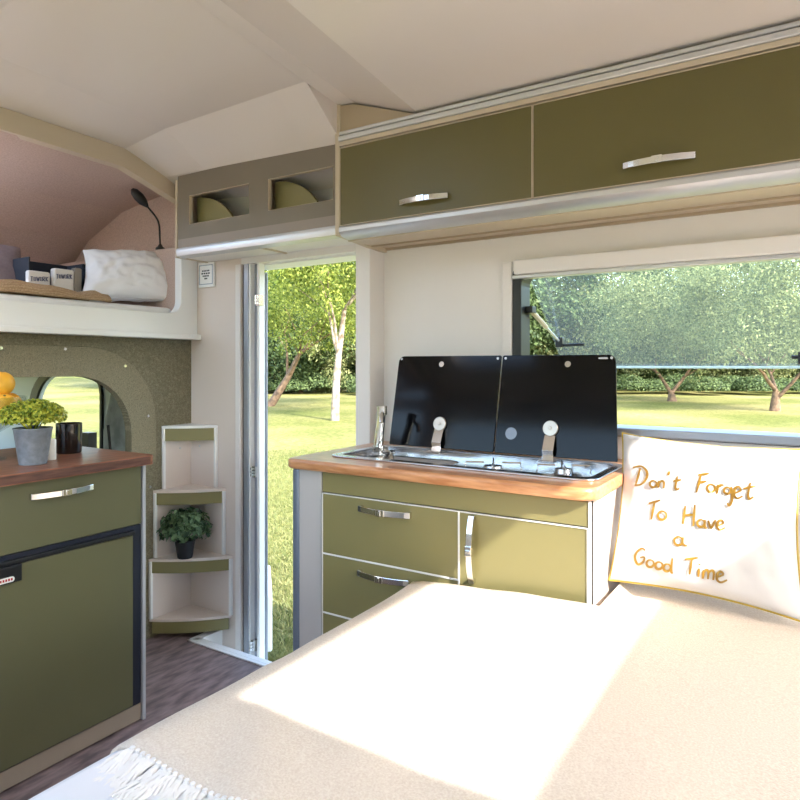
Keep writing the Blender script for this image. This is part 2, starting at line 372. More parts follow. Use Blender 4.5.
# bunk opening surround
b = MB()
for y0, z0, y1, z1 in ((-.3, 2.05, .2, 2.13), (.2, 2.13, .95, 2.145), (.95, 2.145, 1.26, 2.145), (1.26, 2.145, 1.69, 2.137), (1.69, 2.137, 1.99, 2.045)):
    b.prism([(y0, z0), (y1, z1), (y1, z1-.08), (y0, z0-.08)], FYZ, -2.50, -2.455)
struct(b.build('trim_2', 'trim'), 'beige band framing the sleeping alcove under the ceiling')
b = MB(); FZ0, FZ1 = 1.338, 1.456
b.box(-2.55, -2.475, -.3, 2.08, FZ0, FZ1-.03)
lp = [(-.3, FZ0), (-.3, FZ1)] + [(1.985-.06+.06*math.sin(a), FZ1+.06-.06*math.cos(a)) for a in [PI/2*k/8 for k in range(9)]] + [(1.985, 1.74), (2.08, 1.74), (2.08, FZ0)]
b.prism(lp, FYZ, -2.50, -2.455); b.box(-2.50, -2.425, -.3, 2.078, FZ0-.0, FZ0+.024)
struct(b.build('trim_3', 'white', bevel=.004), 'white fascia and corner post in front of the bunk')
# bunk alcove lined with felt
prof = [(-2.47, 2.065), (-2.75, 2.06), (-3.05, 2.02), (-3.35, 1.90), (-3.6, 1.70), (-3.74, 1.48), (-3.76, 1.33)]
b = MB(); n = len(prof)
YS = (-.32, -.2, 1.25, 2.12)
vs = [(x, y, z) for y in YS for x, z in prof]
for k in range(3):                                             # unseen roof opening added to brighten the bunk
    for i in range(n-1):
        if k == 1 and i in (1, 2): continue
        a_, b_, c_, d_ = vs[k*n+i], vs[k*n+i+1], vs[(k+1)*n+i+1], vs[(k+1)*n+i]
        o_ = Vector((0, 0, .06)) if i < 4 else Vector((-.06, 0, .02))
        q = [Vector(p) for p in (a_, b_, c_, d_)]; b.add(q+[p+o_ for p in q], [(0, 1, 2, 3), (7, 6, 5, 4), (0, 4, 5, 1), (1, 5, 6, 2), (2, 6, 7, 3), (3, 7, 4, 0)])
b.prism(prof+[(-2.47, 1.33)], FXZ, 2.09, 2.13)
for (x0, x1, z0, z1) in ((-3.76, -3.35, 1.33, 1.55), (-3.35, -2.47, 1.33, 1.55), (-2.62, -2.47, 1.55, 2.06), (-3.35, -2.62, 1.9, 2.0), (-3.62, -3.35, 1.55, 1.68)): b.box(x0, x1, -.35, -.31, z0, z1)  # gap left between boxes: unseen side opening added to light the alcove
struct(b.build('wall_bunk', 'felt', smooth=True, auto=30), 'pinkish felt lining of the sleeping alcove')
b = MB(); b.box(-3.78, -2.565, -.35, 2.1, 1.28, 1.335); struct(b.build('floor_bunk', 'tan'))
b = MB(); b.box(-3.55, -2.505, 2.0, 2.088, 1.336, 1.775); struct(b.build('trim_4', 'felt', bevel=.01), 'felt covered side ledge in the sleeping alcove')

# ---------------------------------------------------------------- driving cab beyond the pass-through
b = MB(); f = FXZ
b.ring(rr(-4.3, XF-.04, -.4, 1.28, .001, 8), rr(-3.70, -3.09, .72, 1.165, [.10, .22, .05, .06], 8), FXZ, 2.0, 2.02)
struct(b.build('wall_cab_side', 'cabwhite'), 'pale cab door seen through the pass-through')
b = MB(); b.ring(rr(-4.3, XF-.04, -.4, 1.28, .001, 8), rr(-3.72, -2.86, .72, 1.155, [.16, .25, .05, .06], 8), FXZ, -.35, -.30); struct(b.build('wall_cab_far', 'cabwhite'))
b = MB(); b.ring(rr(-3.78, -3.07, .67, 1.205, [.14, .28, .05, .08], 8), rr(-3.70, -3.09, .72, 1.165, [.10, .22, .05, .06], 8), FXZ, 1.985, 2.0)
wn = struct(b.build('window_5', 'black', bevel=.004), 'curved dark cab window frame'); 
b = MB(); b.prism(rr(-3.705, -3.085, .715, 1.17, [.10, .22, .05, .06], 8), FXZ, 2.006, 2.012); b.build('pane', 'clear', wn)
b = MB(); b.prism([(-2.99, -.3), (-2.99, .9), (-2.93, 1.08), (-2.80, 1.2), (XF-.041, 1.2), (XF-.041, -.3)], FXZ, 1.93, 1.999)
struct(b.build('trim_5', mat('cab_pillar_cloth', (120, 122, 118), .95, rgb2=(176, 178, 172), vscale=9, bump=.6, bscale=12), bevel=.03, seg=3), 'mottled grey cloth trim on the cab pillar')
b = MB(); b.box(-4.4, XF-.04, -.35, 2.06, 1.215, 1.27); struct(b.build('ceiling_cab', 'cabgrey'))
b = MB(); b.box(-4.4, XF-.04, -.35, 2.06, -.35, -.3); struct(b.build('floor_cab', 'cabgrey'))
b = MB(); b.box(-4.45, -4.3, -.35, 2.06, -.35, .75); struct(b.build('wall_cab_dash', 'black'))
b = MB(); b.tube([onx(112, 470, -2.62), onx(108, 425, -2.62)], .006, 8); b.box(-2.66, -2.60, 1.62, 1.66, .80, .93)
tag(b.build('seat_belt', 'black'), 'black seat belt stalk showing in the pass-through opening', 'seat belt')
t = thing('cab_seat', 'dark cloth cab seat with headrest beyond the pass-through', 'seat', (-3.15, 1.25, -.3))
b = MB(); b.prism(rr(.98, 1.50, -.28, .12, .08), FYZ, -3.5, -2.95); b.build('seat', 'cabseat', t, bevel=.03, seg=3)
b = MB(); b.prism(rr(.98, 1.50, .08, .86, .1), FYZ, -3.02, -2.88); b.build('backrest', 'cabseat', t, bevel=.03, seg=3)
b = MB(); b.prism(rr(1.08, 1.36, .90, 1.06, .05), FYZ, -2.98, -2.90); b.tube([(-2.94, 1.15, .84), (-2.94, 1.15, .92)], .008); b.tube([(-2.94, 1.29, .84), (-2.94, 1.29, .92)], .008); b.build('headrest', 'cabseat', t, bevel=.02, seg=3)

# ================================================================ ENTRY DOOR
def strip(p0, p1, y0, y1): return MB().box(ony(p0, 365, YD).x, ony(p1, 365, YD).x, YD+y0, YD+y1, -.25, DZ1)
fr = struct(strip(236.5, 241, -.008, .02).build('door_1', 'wall', bevel=.002), 'aluminium frame of the entry door')
for (p0, p1, y0, y1, m) in ((241, 243.6, .012, .03, 'black'), (243.6, 248, .0, .03, 'alugrey'), (248, 249.6, .004, .035, 'white'), (249.6, 255, .03, .05, 'alugrey'), (255, 257.5, .012, .045, 'white')):
    strip(p0, p1, y0, y1).build('frame_profile', m, fr, bevel=.002)
MB().box(-2.163, DX1, YD+.04, YD+.16, DZ1-.008, DZ1+.004).build('head_profile', 'white', fr, bevel=.003)
MB().box(-2.163, DX1, YD+.04, YD+.18, -.28, -.252).build('threshold', 'alugrey', fr, bevel=.003)
MB().box(DX1-.006, DX1, YD+.01, YD+.16, -.1, DZ1).build('frame_profile', 'white', fr, bevel=.002)
# leaf, swung wide open on its hinge
hinge = Vector((-2.095, YD+.055, 0)); ld = Vector((-.7185, .72, 0)).normalized(); ln = Vector((ld.y, -ld.x, 0))
FD = lambda u, v, w_: tuple(hinge+ld*u+ln*w_+Vector((0, 0, v)))
t = struct(bpy.data.objects.new('door_2', None), 'white entry door leaf swung open outwards'); COL.objects.link(t); t.location = hinge
b = MB(); b.prism(rr(0, .62, -.2, 1.645, .09, 8), FD, -.018, .018); b.build('leaf', 'white', t, bevel=.006)
b = MB(); b.ring(rr(-.004, .624, -.204, 1.649, .094, 8), rr(.03, .59, -.17, 1.61, .06, 8), FD, .016, .028); b.build('seal_frame', 'alugrey', t, bevel=.003)
b = MB(); b.prism(rr(.08, .54, -.12, .16, .03, 5), FD, .018, .05); b.build('storage_bin', 'white', t, bevel=.008)
for (px, py) in ((256, 300), (252, 472), (251, 646)):
    p = ony(px, py, YD-.002); b = MB()
    for k in (-1, 0, 1): b.disc(p+Vector((0, 0, k*.014-.005)), (0, 0, 1), .008, .011, 10)
    b.box(p.x-.004, p.x+.016, p.y+.004, p.y+.03, p.z-.024, p.z+.024); b.build('hinge', ['chrome'], fr, smooth=True)

# ================================================================ SIDE WINDOW
wn = struct(MB().ring(rr(WXA-.012, WXB+.012, WZA+.001, WZB+.012, .03), rr(WXA+.022, WXB-.022, WZA+.012, WZB-.012, .045), FXZ, YK-.002, YK+.085).build('window_1', 'black', bevel=.003), 'dark frame of the side window over the pillow')
MB().box(WXA-.01, WXB+.01, YK-.012, YK+.02, WZB-.034, WZB-.02).build('blind_bottom_bar', 'alu', wn, bevel=.003)
MB().box(WXA+.004, WXB+.012, YK-.03, YK, WZB-.02, WZB+.031).build('blind_cassette', 'wall', wn, bevel=.004)
MB().box(WXA-.012, WXB+.012, YK-.03, YK+.092, WZA+.005, WZA+.032).build('sill', 'alugrey', wn, bevel=.005)
MB().box(WXA-.05, WXA-.012, YK-.008, YK, WZA-.03, WZB+.03).build('side_rail', 'wall', wn, bevel=.003)
PT = Vector((0, YK+.087, WZB-.02)); PBv = Vector((0, YK+.47, 1.212)); pd = (PBv-PT); pnn = Vector((0, -pd.z, pd.y)).normalized()
b = MB(); FP = lambda u, v, w_: tuple(Vector((u, 0, 0))+PT+pd*v+pnn*w_)
b.prism(rr(WXA+.02, WXB-.02, 0, 1, .001), FP, 0, .006); b.build('pane', 'pane', wn)
b = MB(); b.box(WXA+.02, WXB-.02, PBv.y-.005, PBv.y+.005, PBv.z-.005, PBv.z+.004); b.build('pane_edge', mat('acrylic_edge', (206, 226, 226), .25), wn, bevel=.002)
for x in (WXA+.045, WXB-.05, -.02):
    q = PT+pd*.70+Vector((x, 0, 0)); s0 = Vector((x-.012, YK+.06, 1.42)) if x < .5 else Vector((x, YK+.06, 1.42))
    if x == -.02: 
        b = MB(); qq = PT+pd*.93+Vector((x+.01, -.02, 0)); b.box(qq.x-.03, qq.x+.06, qq.y-.02, qq.y+.02, qq.z-.012, qq.z+.03); b.tube([qq+Vector((-.05, 0, .012)), qq+Vector((.03, 0, .012))], .007); b.build('latch', 'black', wn, bevel=.004)
        b = MB(); b.disc(qq+Vector((.02, -.024, -.008)), (0, -1, 0), .012, .006); b.build('latch_button', 'logo', wn)
        continue
    b = MB(); b.tube([s0, (s0+q)/2], .009); b.build('stay_sleeve', 'trim', wn, smooth=True)
    b = MB(); b.tube([s0, q], .005); b.build('stay_arm', 'alu', wn, smooth=True)
    b = MB(); b.box(s0.x-.015, s0.x+.015, s0.y-.02, s0.y+.02, s0.z-.012, s0.z+.012); b.box(q.x-.014, q.x+.014, q.y-.02, q.y+.012, q.z-.02, q.z+.02); b.tube([q+Vector((0, -.01, -.012)), q+Vector((.10, -.01, -.010))], .006); b.build('stay_joint', 'black', wn, bevel=.003)

# ================================================================ KITCHEN UNIT
KX0, KX1, KY = -1.448, -.465, 1.62
t = thing('kitchen_cabinet', 'olive kitchen cabinet with drawers and a door under the sink', 'cabinet', (-.95, 1.9, 0))
MB().box(KX0+.02, KX1-.015, KY+.02, YK-.002, .06, .88).build('carcass', 'trim', t)
MB().box(KX0, KX0+.028, KY-.004, KY+.03, .06, .88).build('corner_profile', mat('blue_grey_profile', (128, 140, 158), .35, .5), t, bevel=.008, seg=3)
MB().box(KX0, KX0+.03, KY+.03, YK-.002, .06, .88).build('side_panel', 'alugrey', t)
MB().box(KX0+.028, -1.327, KY, KY+.02, .06, .88).build('stile', mat('satin_silver', (186, 181, 176), .35, .0), t, bevel=.002)
MB().box(-1.322, -.472, KY, KY+.02, .815, .878).build('fascia', 'olivelit', t, bevel=.0015)
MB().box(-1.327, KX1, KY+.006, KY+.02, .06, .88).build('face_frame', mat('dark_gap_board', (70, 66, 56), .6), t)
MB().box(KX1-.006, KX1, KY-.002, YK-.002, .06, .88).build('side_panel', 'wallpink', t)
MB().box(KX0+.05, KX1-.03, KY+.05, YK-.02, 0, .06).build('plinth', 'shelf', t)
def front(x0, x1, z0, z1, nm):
    o = MB().box(x0, x1, KY-.002, KY+.012, z0, z1).build(nm, 'olivelit', t, bevel=.0015)
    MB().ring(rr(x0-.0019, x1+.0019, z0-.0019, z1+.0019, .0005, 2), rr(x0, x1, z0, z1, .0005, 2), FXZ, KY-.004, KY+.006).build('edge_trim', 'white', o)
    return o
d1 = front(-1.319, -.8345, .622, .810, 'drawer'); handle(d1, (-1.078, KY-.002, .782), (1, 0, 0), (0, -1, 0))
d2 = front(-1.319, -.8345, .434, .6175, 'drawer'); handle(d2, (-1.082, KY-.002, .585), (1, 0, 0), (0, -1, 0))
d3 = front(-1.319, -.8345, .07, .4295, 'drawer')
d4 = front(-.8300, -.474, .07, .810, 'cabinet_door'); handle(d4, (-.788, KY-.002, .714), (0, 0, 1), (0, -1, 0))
# worktop
b = MB(); OUT = rr(-1.462, -.447, 1.592, YK-.003, [.001, .001, .035, .05], 6); INN = rr(-1.345, -.49, 1.71, 2.005, .03, 6)
b.ring(OUT, INN, FXY, .882, .915)
tag(b.build('worktop', 'wood', bevel=.010, seg=3, smooth=True), 'light oak worktop with rounded edge holding the sink', 'worktop')
# sink and hob
t = thing('sink_hob_unit', 'stainless sink and hob set in the oak worktop with raised black glass lids', 'sink', (-.92, 1.85, .915))
b = MB(); b.ring(rr(-1.362, -.472, 1.690, 2.022, .045), rr(-1.335, -.50, 1.722, 1.995, .03), FXY, .9152, .9215); b.build('rim', 'steel', t, bevel=.002, smooth=True)
b = MB(); SI = rr(-1.31, -.99, 1.745, 1.955, .05); 
b.ring(rr(-1.34, -.495, 1.716, 2.0, .03), SI, FXY, .893, .896); b.ring(rr(-1.342, -.493, 1.714, 2.002, .03), rr(-1.338, -.497, 1.718, 1.998, .03), FXY, .893, .918)
b.build('tray', 'steel', t, smooth=True)
b = MB(); b.ring(rr(-1.313, -.987, 1.742, 1.958, .05), SI, FXY, .77, .896); b.prism(rr(-1.313, -.987, 1.742, 1.958, .05), FXY, .765, .771); b.build('basin', 'steel', t, smooth=True)
for (x, y, r) in ((-.82, 1.82, .055), (-.62, 1.88, .05)):
    b = MB(); b.lathe([(.0001, .018), (r*.5, .018), (r*.55, .006), (r, .004), (r, 0)], (x, y, .896), 24); br = b.build('burner', 'steel', t, smooth=True)
    for k in range(4):
        b = MB(); a = k*PI/2+.4; b.tube([(x+r*.5*math.cos(a), y+r*.5*math.sin(a), .924), (x+r*1.5*math.cos(a), y+r*1.5*math.sin(a), .924), (x+r*1.55*math.cos(a), y+r*1.55*math.sin(a), .897)], .003, 6)
        b.build('pan_support', 'chrome', br, smooth=True)
LB = Vector((0, 1.985, .93)); LT = Vector((0, 2.055, 1.252)); lv = LT-LB; lnn = Vector((0, -lv.z, lv.y)).normalized()
def FL(u, v, w_): return tuple(Vector((u, 0, 0))+LB+lv*v+lnn*w_)
H = lv.length
for (x0, x1) in ((-1.305, -.893), (-.888, -.512)):
    lp = [(u+(.022*(1-v/H) if u > -.6 else 0), v/H) for u, v in rr(x0, x1, 0, H, [.022 if x1 > -.6 else .006, .022 if x0 < -1 else .006, .004, .004], 5)]
    b = MB(); b.prism(lp, FL, -.003, .003); l = b.build('glass_lid', 'glassblack', t, bevel=.001)
    cx = -1.12 if x0 < -1 else -.655
    b = MB(); p = Vector(FL(cx+(.0 if x0 < -1 else -.005), .905, .003)); b.disc(p, lnn, .010, .004, 16); b.build('lid_buffer', 'chrome', l, smooth=True)
    for u in (x0+.012, x1-.012):
        b = MB(); b.disc(Vector(FL(u, .968, .003)), lnn, .0045, .002, 10); b.build('corner_clip', 'alu', l)
    px = (438, 549)[x0 > -1]; hp = ony(px, 446, 1.982); hx = hp.x
    b = MB(); b.disc(Vector(FL(hx, .255 if x0 < -1 else .27, .003)), lnn, .025, .009, 24); b.disc(Vector(FL(hx, .255 if x0 < -1 else .27, .012)), lnn, .006, .003, 12)
    h = b.build('lid_hinge', mat('hinge_steel', (190, 178, 165), .3, 1), t, bevel=.002, smooth=True)
    b = MB(); b.band([(hx, 1.965, .918), (hx, 1.972, .935), (hx, 1.968, .95), Vector(FL(hx, .2, .008))], (1, 0, 0), .004, .036); b.box(hx-.026, hx+.026, 1.945, 1.985, .9155, .922); b.build('hinge_arm', 'chrome', h, bevel=.001)
b = MB(); p = Vector(FL(-.835, .2, .003)); b.disc(p, lnn, .02, .001, 24); b.build('lid_emblem', mat('grey_emblem', (120, 122, 128), .3, .7), t)
b = MB(); q = ony(614, 364, 2.04); b.prism(rr(-.565, -.535, .955, .972, .006*1, 3), FL, .003, .004); b.build('lid_logo', 'alu', t)
# folding tap
fx = ony(383, 450, 1.93).x
b = MB(); b.disc((fx, 1.90, .916), (0, 0, 1), .022, .018, 20); b.tube([(fx, 1.90, .93), (fx+.004, 1.90, .97), (fx+.012, 1.905, 1.055)], [.017, .016, .014], 12); b.tube([(fx+.012, 1.905, 1.045), (fx+.012, 1.905, 1.075)], .018, 12)
b.tube([(fx+.012, 1.91, 1.055), (fx+.028, 1.88, 1.045), (fx+.034, 1.87, 1.02)], .008, 10)
b.build('tap', 'chrome', t, smooth=True)
b = MB(); b.disc((fx+.07, 1.86, .897), (0, 0, 1), .02, .02, 16); b.disc((fx+.07, 1.86, .917), (0, 0, 1), .026, .008, 16); b.build('tap_knob', 'chrome', t, smooth=True)

# ================================================================ OVERHEAD CABINET
OY = 1.87; OX0, OX1 = -1.462, .75
t = thing('overhead_cabinet', 'olive overhead cabinet with two flap doors above the window', 'cabinet', (-.4, 2.0, 1.69))
MB().box(OX0+.02, OX1, OY+.02, YK-.001, 1.70, 2.04).build('carcass', 'trim', t)
b = MB(); b.prism([(OY, 1.69), (OY-.002, 1.70), (OY-.002, 2.165), (OY+.03, 2.17), (YK, 2.11), (YK, 1.672), (YK-.05, 1.672)], FYZ, OX0-.004, OX0+.016); b.build('end_panel', 'trim', t, bevel=.002)
b = MB(); b.prism([(OX0+.016, 2.04), (OX0+.016, 2.162), (-1.386, 2.155), (-1.127, 2.066), (-1.127, 2.04)], FXZ, OY+.004, OY+.02); b.build('filler_board', 'tan', t)
for (x0, x1) in ((OX0+.019, -.716), (-.710, .04), (.046, OX1)):
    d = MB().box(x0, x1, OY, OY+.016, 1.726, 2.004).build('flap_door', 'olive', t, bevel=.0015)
    MB().ring(rr(x0-.0019, x1+.0019, 1.7232, 2.0068, .0005, 2), rr(x0, x1, 1.726, 2.004, .0005, 2), FXZ, OY-.002, OY+.01).build('edge_trim', 'trim', d)
    if x0 < -1: handle(d, (ony(425, 199, OY).x, OY, ony(425, 200, OY).z), (1, 0, 0), (0, -1, 0))
    elif x0 < 0: handle(d, (ony(659, 162, OY).x, OY, ony(659, 162, OY).z), (1, 0, 0), (0, -1, 0))
    else: handle(d, (.39, OY, 1.785), (1, 0, 0), (0, -1, 0))
b = MB(); b.box(OX0+.016, OX1, OY-.004, OY+.02, 2.012, 2.028); b.build('top_moulding', 'trim', t, bevel=.002)
b = MB(); b.box(OX0+.016, OX1, OY-.012, OY+.02, 2.028, 2.046); b.box(OX0+.016, OX1, OY-.006, OY+.02, 2.05, 2.064); b.build('top_rail', 'alu', t, bevel=.004, seg=3)
b = MB(); lp = [(OY, 1.722), (OY-.006, 1.715), (OY-.006, 1.702), (OY+.01, 1.688), (OY+.05, 1.680), (OY+.05, 1.69), (OY+.02, 1.70), (OY+.01, 1.722)]
b.prism(lp, FYZ, OX0+.016, OX1); b.build('light_rail', 'alu', t, smooth=True)
b = MB(); b.prism([(OY+.05, 1.69), (OY+.05, 1.676), (YK-.001, 1.69), (YK-.001, 1.70)], FYZ, OX0+.016, OX1); b.build('underside', 'trim', t)
b = MB(); b.box(OX0+.016, OX1, YK-.11, YK-.105, 1.678, 1.69); b.box(OX0+.016, OX1, YK-.012, YK-.001, 1.680, 1.69); b.build('wall_moulding', 'tan', t)

# ================================================================ SHELF ABOVE DOOR
SY = 1.90; SX0, SX1 = -2.372, -1.468
t = thing('door_shelf', 'grey-brown storage shelf with two openings above the entry door', 'shelf', (-1.95, 2.0, 1.70))
lpo = rr(SX0, SX1, 1.715, 2.055, .001, 3)
Fp = MB()
def frame(cells, x0, x1, z0, z1, y0, y1, mb):
    xs = sorted({x0, x1, *[c for q in cells for c in q[:2]]}); zs = sorted({z0, z1, *[c for q in cells for c in q[2:]]})
    for i in range(len(xs)-1):
        for j in range(len(zs)-1):
            mx_, mz = (xs[i]+xs[i+1])/2, (zs[j]+zs[j+1])/2
            if not any(c[0] < mx_ < c[1] and c[2] < mz < c[3] for c in cells): mb.box(xs[i], xs[i+1], y0, y1, zs[j], zs[j+1])
    return mb
CZ0, CZ1 = 1.834, 1.960
cells = [(-2.298, -1.934, CZ0, CZ1), (-1.829, -1.50, CZ0, CZ1)]
frame(cells, SX0, SX1, 1.775, 2.055, SY, SY+.018, Fp).build('front_panel', 'shelf', t)
MB().box(SX0, SX1, SY, SY+.018, 1.735, 1.775).build('lower_band', mat('mauve_grey_board', (150, 138, 128), .5), t)
b = MB(); lp = [(SY-.006, 1.735), (SY-.01, 1.72), (SY-.006, 1.70), (SY+.03, 1.694), (SY+.03, 1.735)]; b.prism(lp, FYZ, SX0, SX1); b.build('light_rail', 'alu', t, smooth=True)
MB().box(SX0, SX1, SY+.03, YD, 1.70, 1.73).build('bottom_board', 'wall', t)
MB().box(SX0, SX1, YD-.012, YD-.001, 1.73, 2.03).build('back_board', 'shelfinner', t)
for x in (SX0-.012, (-1.934-1.829)/2-.02):
    MB().box(x, x+.012, SY+(-.004 if x < -2.3 else .0185), YD-.001, 1.695, 2.04).build('end_panel' if x < -2.3 else 'divider', 'trim', t)
for (x0, x1, _, _) in cells:
    r = .21; cx = x0-.02; pts = [(cx, 1.73)]+[(cx+r*1.25*math.cos(a), 1.73+r*1.12*math.sin(a)) for a in [PI/2*k/12 for k in range(13)]]
    pts = [(max(u, x0-.04), v) for u, v in pts]
    b = MB(); b.prism(pts, FXZ, SY+.06, SY+.075); b.build('arch_board', 'archolive', t)
    b = MB()
    for q in ((x0-.004, x0+.0015, CZ0, CZ1), (x1-.0015, x1+.004, CZ0, CZ1)): b.box(q[0], q[1], SY+.001, SY+.018, q[2], q[3])
    b.box(x0-.006, x1+.006, SY+.001, SY+.018, CZ1-.0015, CZ1+.004); b.box(x0-.006, x1+.006, SY+.001, SY+.018, CZ0-.004, CZ0+.0015); b.build('opening_edge', 'trim', t)

# switch plate
p = ony(208, 275, YD); b = MB(); b.box(p.x-.052, p.x+.052, YD-.012, YD, p.z-.058, p.z+.058)
sp = tag(b.build('switch_plate', 'white', bevel=.003), 'square white control plate on the wall beside the bunk', 'switch plate')
b = MB(); b.ring(rr(p.x-.046, p.x+.046, p.z-.046, p.z+.046, .003), rr(p.x-.042, p.x+.042, p.z-.042, p.z+.042, .003), FXZ, YD-.0135, YD-.011); b.build('border', 'alugrey', sp)
b = MB()
for i, (w_, dz) in enumerate(((.026, .018), (.030, .006), (.022, -.006), (.010, -.018))):
    n_ = 5-i % 2
    for k in range(n_): b.box(p.x-w_+2*w_*k/n_, p.x-w_+2*w_*(k+.7)/n_, YD-.0128, YD-.0115, p.z+dz-.0035, p.z+dz+.0035)
b.build('printed_marks', 'black', sp)

# ================================================================ FRIDGE CABINET
GX = -1.94; GY0, GY1 = .845, 1.418
t = thing('fridge_cabinet', 'olive base cabinet with a top drawer around the fridge', 'cabinet', (-2.22, 1.12, 0))
MB().box(XF+.012, GX-.02, GY1-.014, GY1, .06, .88).build('side_panel', 'wall', t, bevel=.002)
MB().box(GX-.02, GX+.002, GY1-.010, GY1+.002, .0, .88).build('edge_profile', mat('pale_grey_edge', (176, 178, 182), .4), t, bevel=.003)
MB().box(XF+.012, GX-.02, GY0, GY0+.014, .06, .88).build('side_panel', 'wall', t)
MB().box(XF+.012, GX-.02, GY0+.014, GY1-.014, .675, .69).build('mid_board', 'wall', t)
b = MB(); b.box(GX-.018, GX, GY0+.004, GY1-.016, .678, .878); d = b.build('drawer', 'olivedark', t, bevel=.0015)
handle(d, (GX, (1.027+1.215)/2, .833), (0, 1, 0), (1, 0, 0), L=.195)
MB().box(GX-.05, GX-.004, GY0, GY1-.014, .006, .062).build('plinth', mat('bronze_plinth', (158, 146, 130), .35), t, bevel=.002)
t = thing('refrigerator', 'built-in fridge with olive door in a black frame', 'refrigerator', (-2.22, 1.12, .064))
MB().box(XF+.05, GX-.02, GY0+.02, GY1-.02, .07, .672).build('body', 'black', t)
b = MB(); frame([(GY0+.02, 1.37, .068, .650)], GY0+.004, GY1-.016, .064, .675, 0, 1, b)
b.v = [Vector((GX-.02+.017*v.y, v.x, v.z)) for v in b.v]; b.build('frame', mat('dark_slate_frame', (36, 40, 52), .3), t)
MB().box(GX-.018, GX+.006, GY0+.022, 1.366, .070, .646).build('fridge_door', 'olivedark', t, bevel=.002)
MB().box(GX-.01, GX+.012, GY0+.02, 1.372, .648, .662).build('door_profile', 'black', t, bevel=.003)
b = MB(); b.box(GX+.004, GX+.016, .89, .998, .598, .648); l = b.build('latch', 'black', t, bevel=.004)
b = MB(); b.prism(rr(.92, .975, .603, .618, .007, 4), FYZ, GX+.016, GX+.0175); bd = b.build('badge', 'candle', l)
b = MB()
for k in range(6): b.box(GX+.0174, GX+.0178, .927+.0075*k, .932+.0075*k, .607, .614)
b.build('badge_print', 'logo', l)
# second base cabinet, next along the partition
t = thing('base_cabinet', 'plain olive base cabinet beside the fridge cabinet', 'cabinet', (-2.22, .45, 0))
MB().box(XF+.012, GX-.02, .10, GY0-.002, .06, .88).build('carcass', 'wall', t)
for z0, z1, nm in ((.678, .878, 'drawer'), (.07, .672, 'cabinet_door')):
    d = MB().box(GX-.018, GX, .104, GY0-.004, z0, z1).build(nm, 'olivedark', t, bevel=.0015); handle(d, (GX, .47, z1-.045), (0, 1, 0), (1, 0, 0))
MB().box(GX-.05, GX-.004, .10, GY0-.002, .006, .062).build('plinth', 'shelf', t)
b = MB(); b.prism(rr(XF+.001, -1.895, .09, 1.426, [.02, .001, .001, .02], 4), FXY, .882, .913)
tag(b.build('worktop', 'walnut', bevel=.004, seg=2), 'dark walnut worktop carrying the potted plant and mug', 'worktop')
MB().box(-1.8955, -1.893, .12, 1.405, .885, .910).build('worktop_edge', 'walnutedge', bpy.data.objects['worktop.001'], bevel=.001)

# ================================================================ CORNER SHELF
t = thing('corner_shelf', 'three tier corner shelf with curved olive fronts beside the door', 'shelf', (XF, YD, 0))
cx, cy = XF+.002, YD-.002
def corner(dl, dr, z0, z1, m, nm, inset=0.0, bulge=.12):
    """board filling the corner; dl along the partition (-y), dr along the door wall (+x)"""
    P0 = Vector((cx, cy-dl)); P1 = Vector((cx+dr, cy)); out = (P1-P0).normalized(); nrm = Vector((-(P1-P0).y, (P1-P0).x)).normalized()
    if nrm.dot(Vector((1, -1))) < 0: nrm = -nrm
    pts = [(cx, cy)]
    for k in range(13):
        s_ = k/12; p_ = P0.lerp(P1, s_)+nrm*(bulge*(P1-P0).length*4*s_*(1-s_)*.5-inset); pts.append((max(p_.x, cx), min(p_.y, cy)))
    b = MB(); b.prism(pts, FXY, z0, z1); return b.build(nm, m, t, bevel=.001)
def frontband(dl, dr, z0, z1, m, nm, a=.04, c=.96, bulge=.12, th=.012, off=.002):
    P0 = Vector((cx, cy-dl)); P1 = Vector((cx+dr, cy)); nrm = Vector((-(P1-P0).y, (P1-P0).x)).normalized()
    if nrm.dot(Vector((1, -1))) < 0: nrm = -nrm
    o_, i_ = [], []
    for k in range(13):
        s_ = a+(c-a)*k/12; q = P0.lerp(P1, s_)+nrm*(bulge*(P1-P0).length*4*s_*(1-s_)*.5); o_.append(q+nrm*off); i_.append(q-nrm*th)
    b = MB(); b.prism([tuple(q) for q in o_]+[tuple(q) for q in i_[::-1]], FXY, z0, z1); return b.build(nm, m, t)
def fit(px_l, px_r):
    pl = onx(px_l, 500, cx); pr = ony(px_r, 500, cy); return cy-pl.y, pr.x-cx
tiers = []
for (pl, pr, yt, ybl) in ((161.5, 218, 424, 439), (153, 226, 488.5, 503), (148.5, 233, 557, 571), (149, 232, 617, 631)):
    dl, dr = fit(pl, pr); m0 = Vector((cx, cy-dl, 0)).lerp(Vector((cx+dr, cy, 0)), .0)
    zt = onx(pl, yt+2, cx).z; zb = onx(pl, ybl+2, cx).z; tiers.append((dl, dr, max(zt, .055), max(zb, .003)))
for k, (dl, dr, zt, zb) in enumerate(tiers):
    corner(dl, dr, zt-.012, zt, 'white' if k == 0 else 'wallpink', 'shelf_board'); frontband(dl, dr, zb, zt-(.013 if k == 0 else .0125), 'olivelit', 'front_band')
for k in range(3):
    dl, dr, _, zb = tiers[k]; zt2 = tiers[k+1][2]
    MB().box(cx, cx+.012, cy-dl+.006, cy, zt2, tiers[k][2]-.012).build('side_panel', 'wallpink', t)
    MB().box(cx+.012, cx+dr-.006, cy-.012, cy, zt2, tiers[k][2]-.012).build('side_panel', 'wallpink', t)
    MB().box(cx, cx+.016, cy-dl, cy-dl+.012, zt2, tiers[k][2]-.012).build('edge_strip', 'white', t, bevel=.002)
    MB().box(cx+dr-.012, cx+dr, cy-.016, cy, zt2, tiers[k][2]-.012).build('edge_strip', 'white', t, bevel=.002)
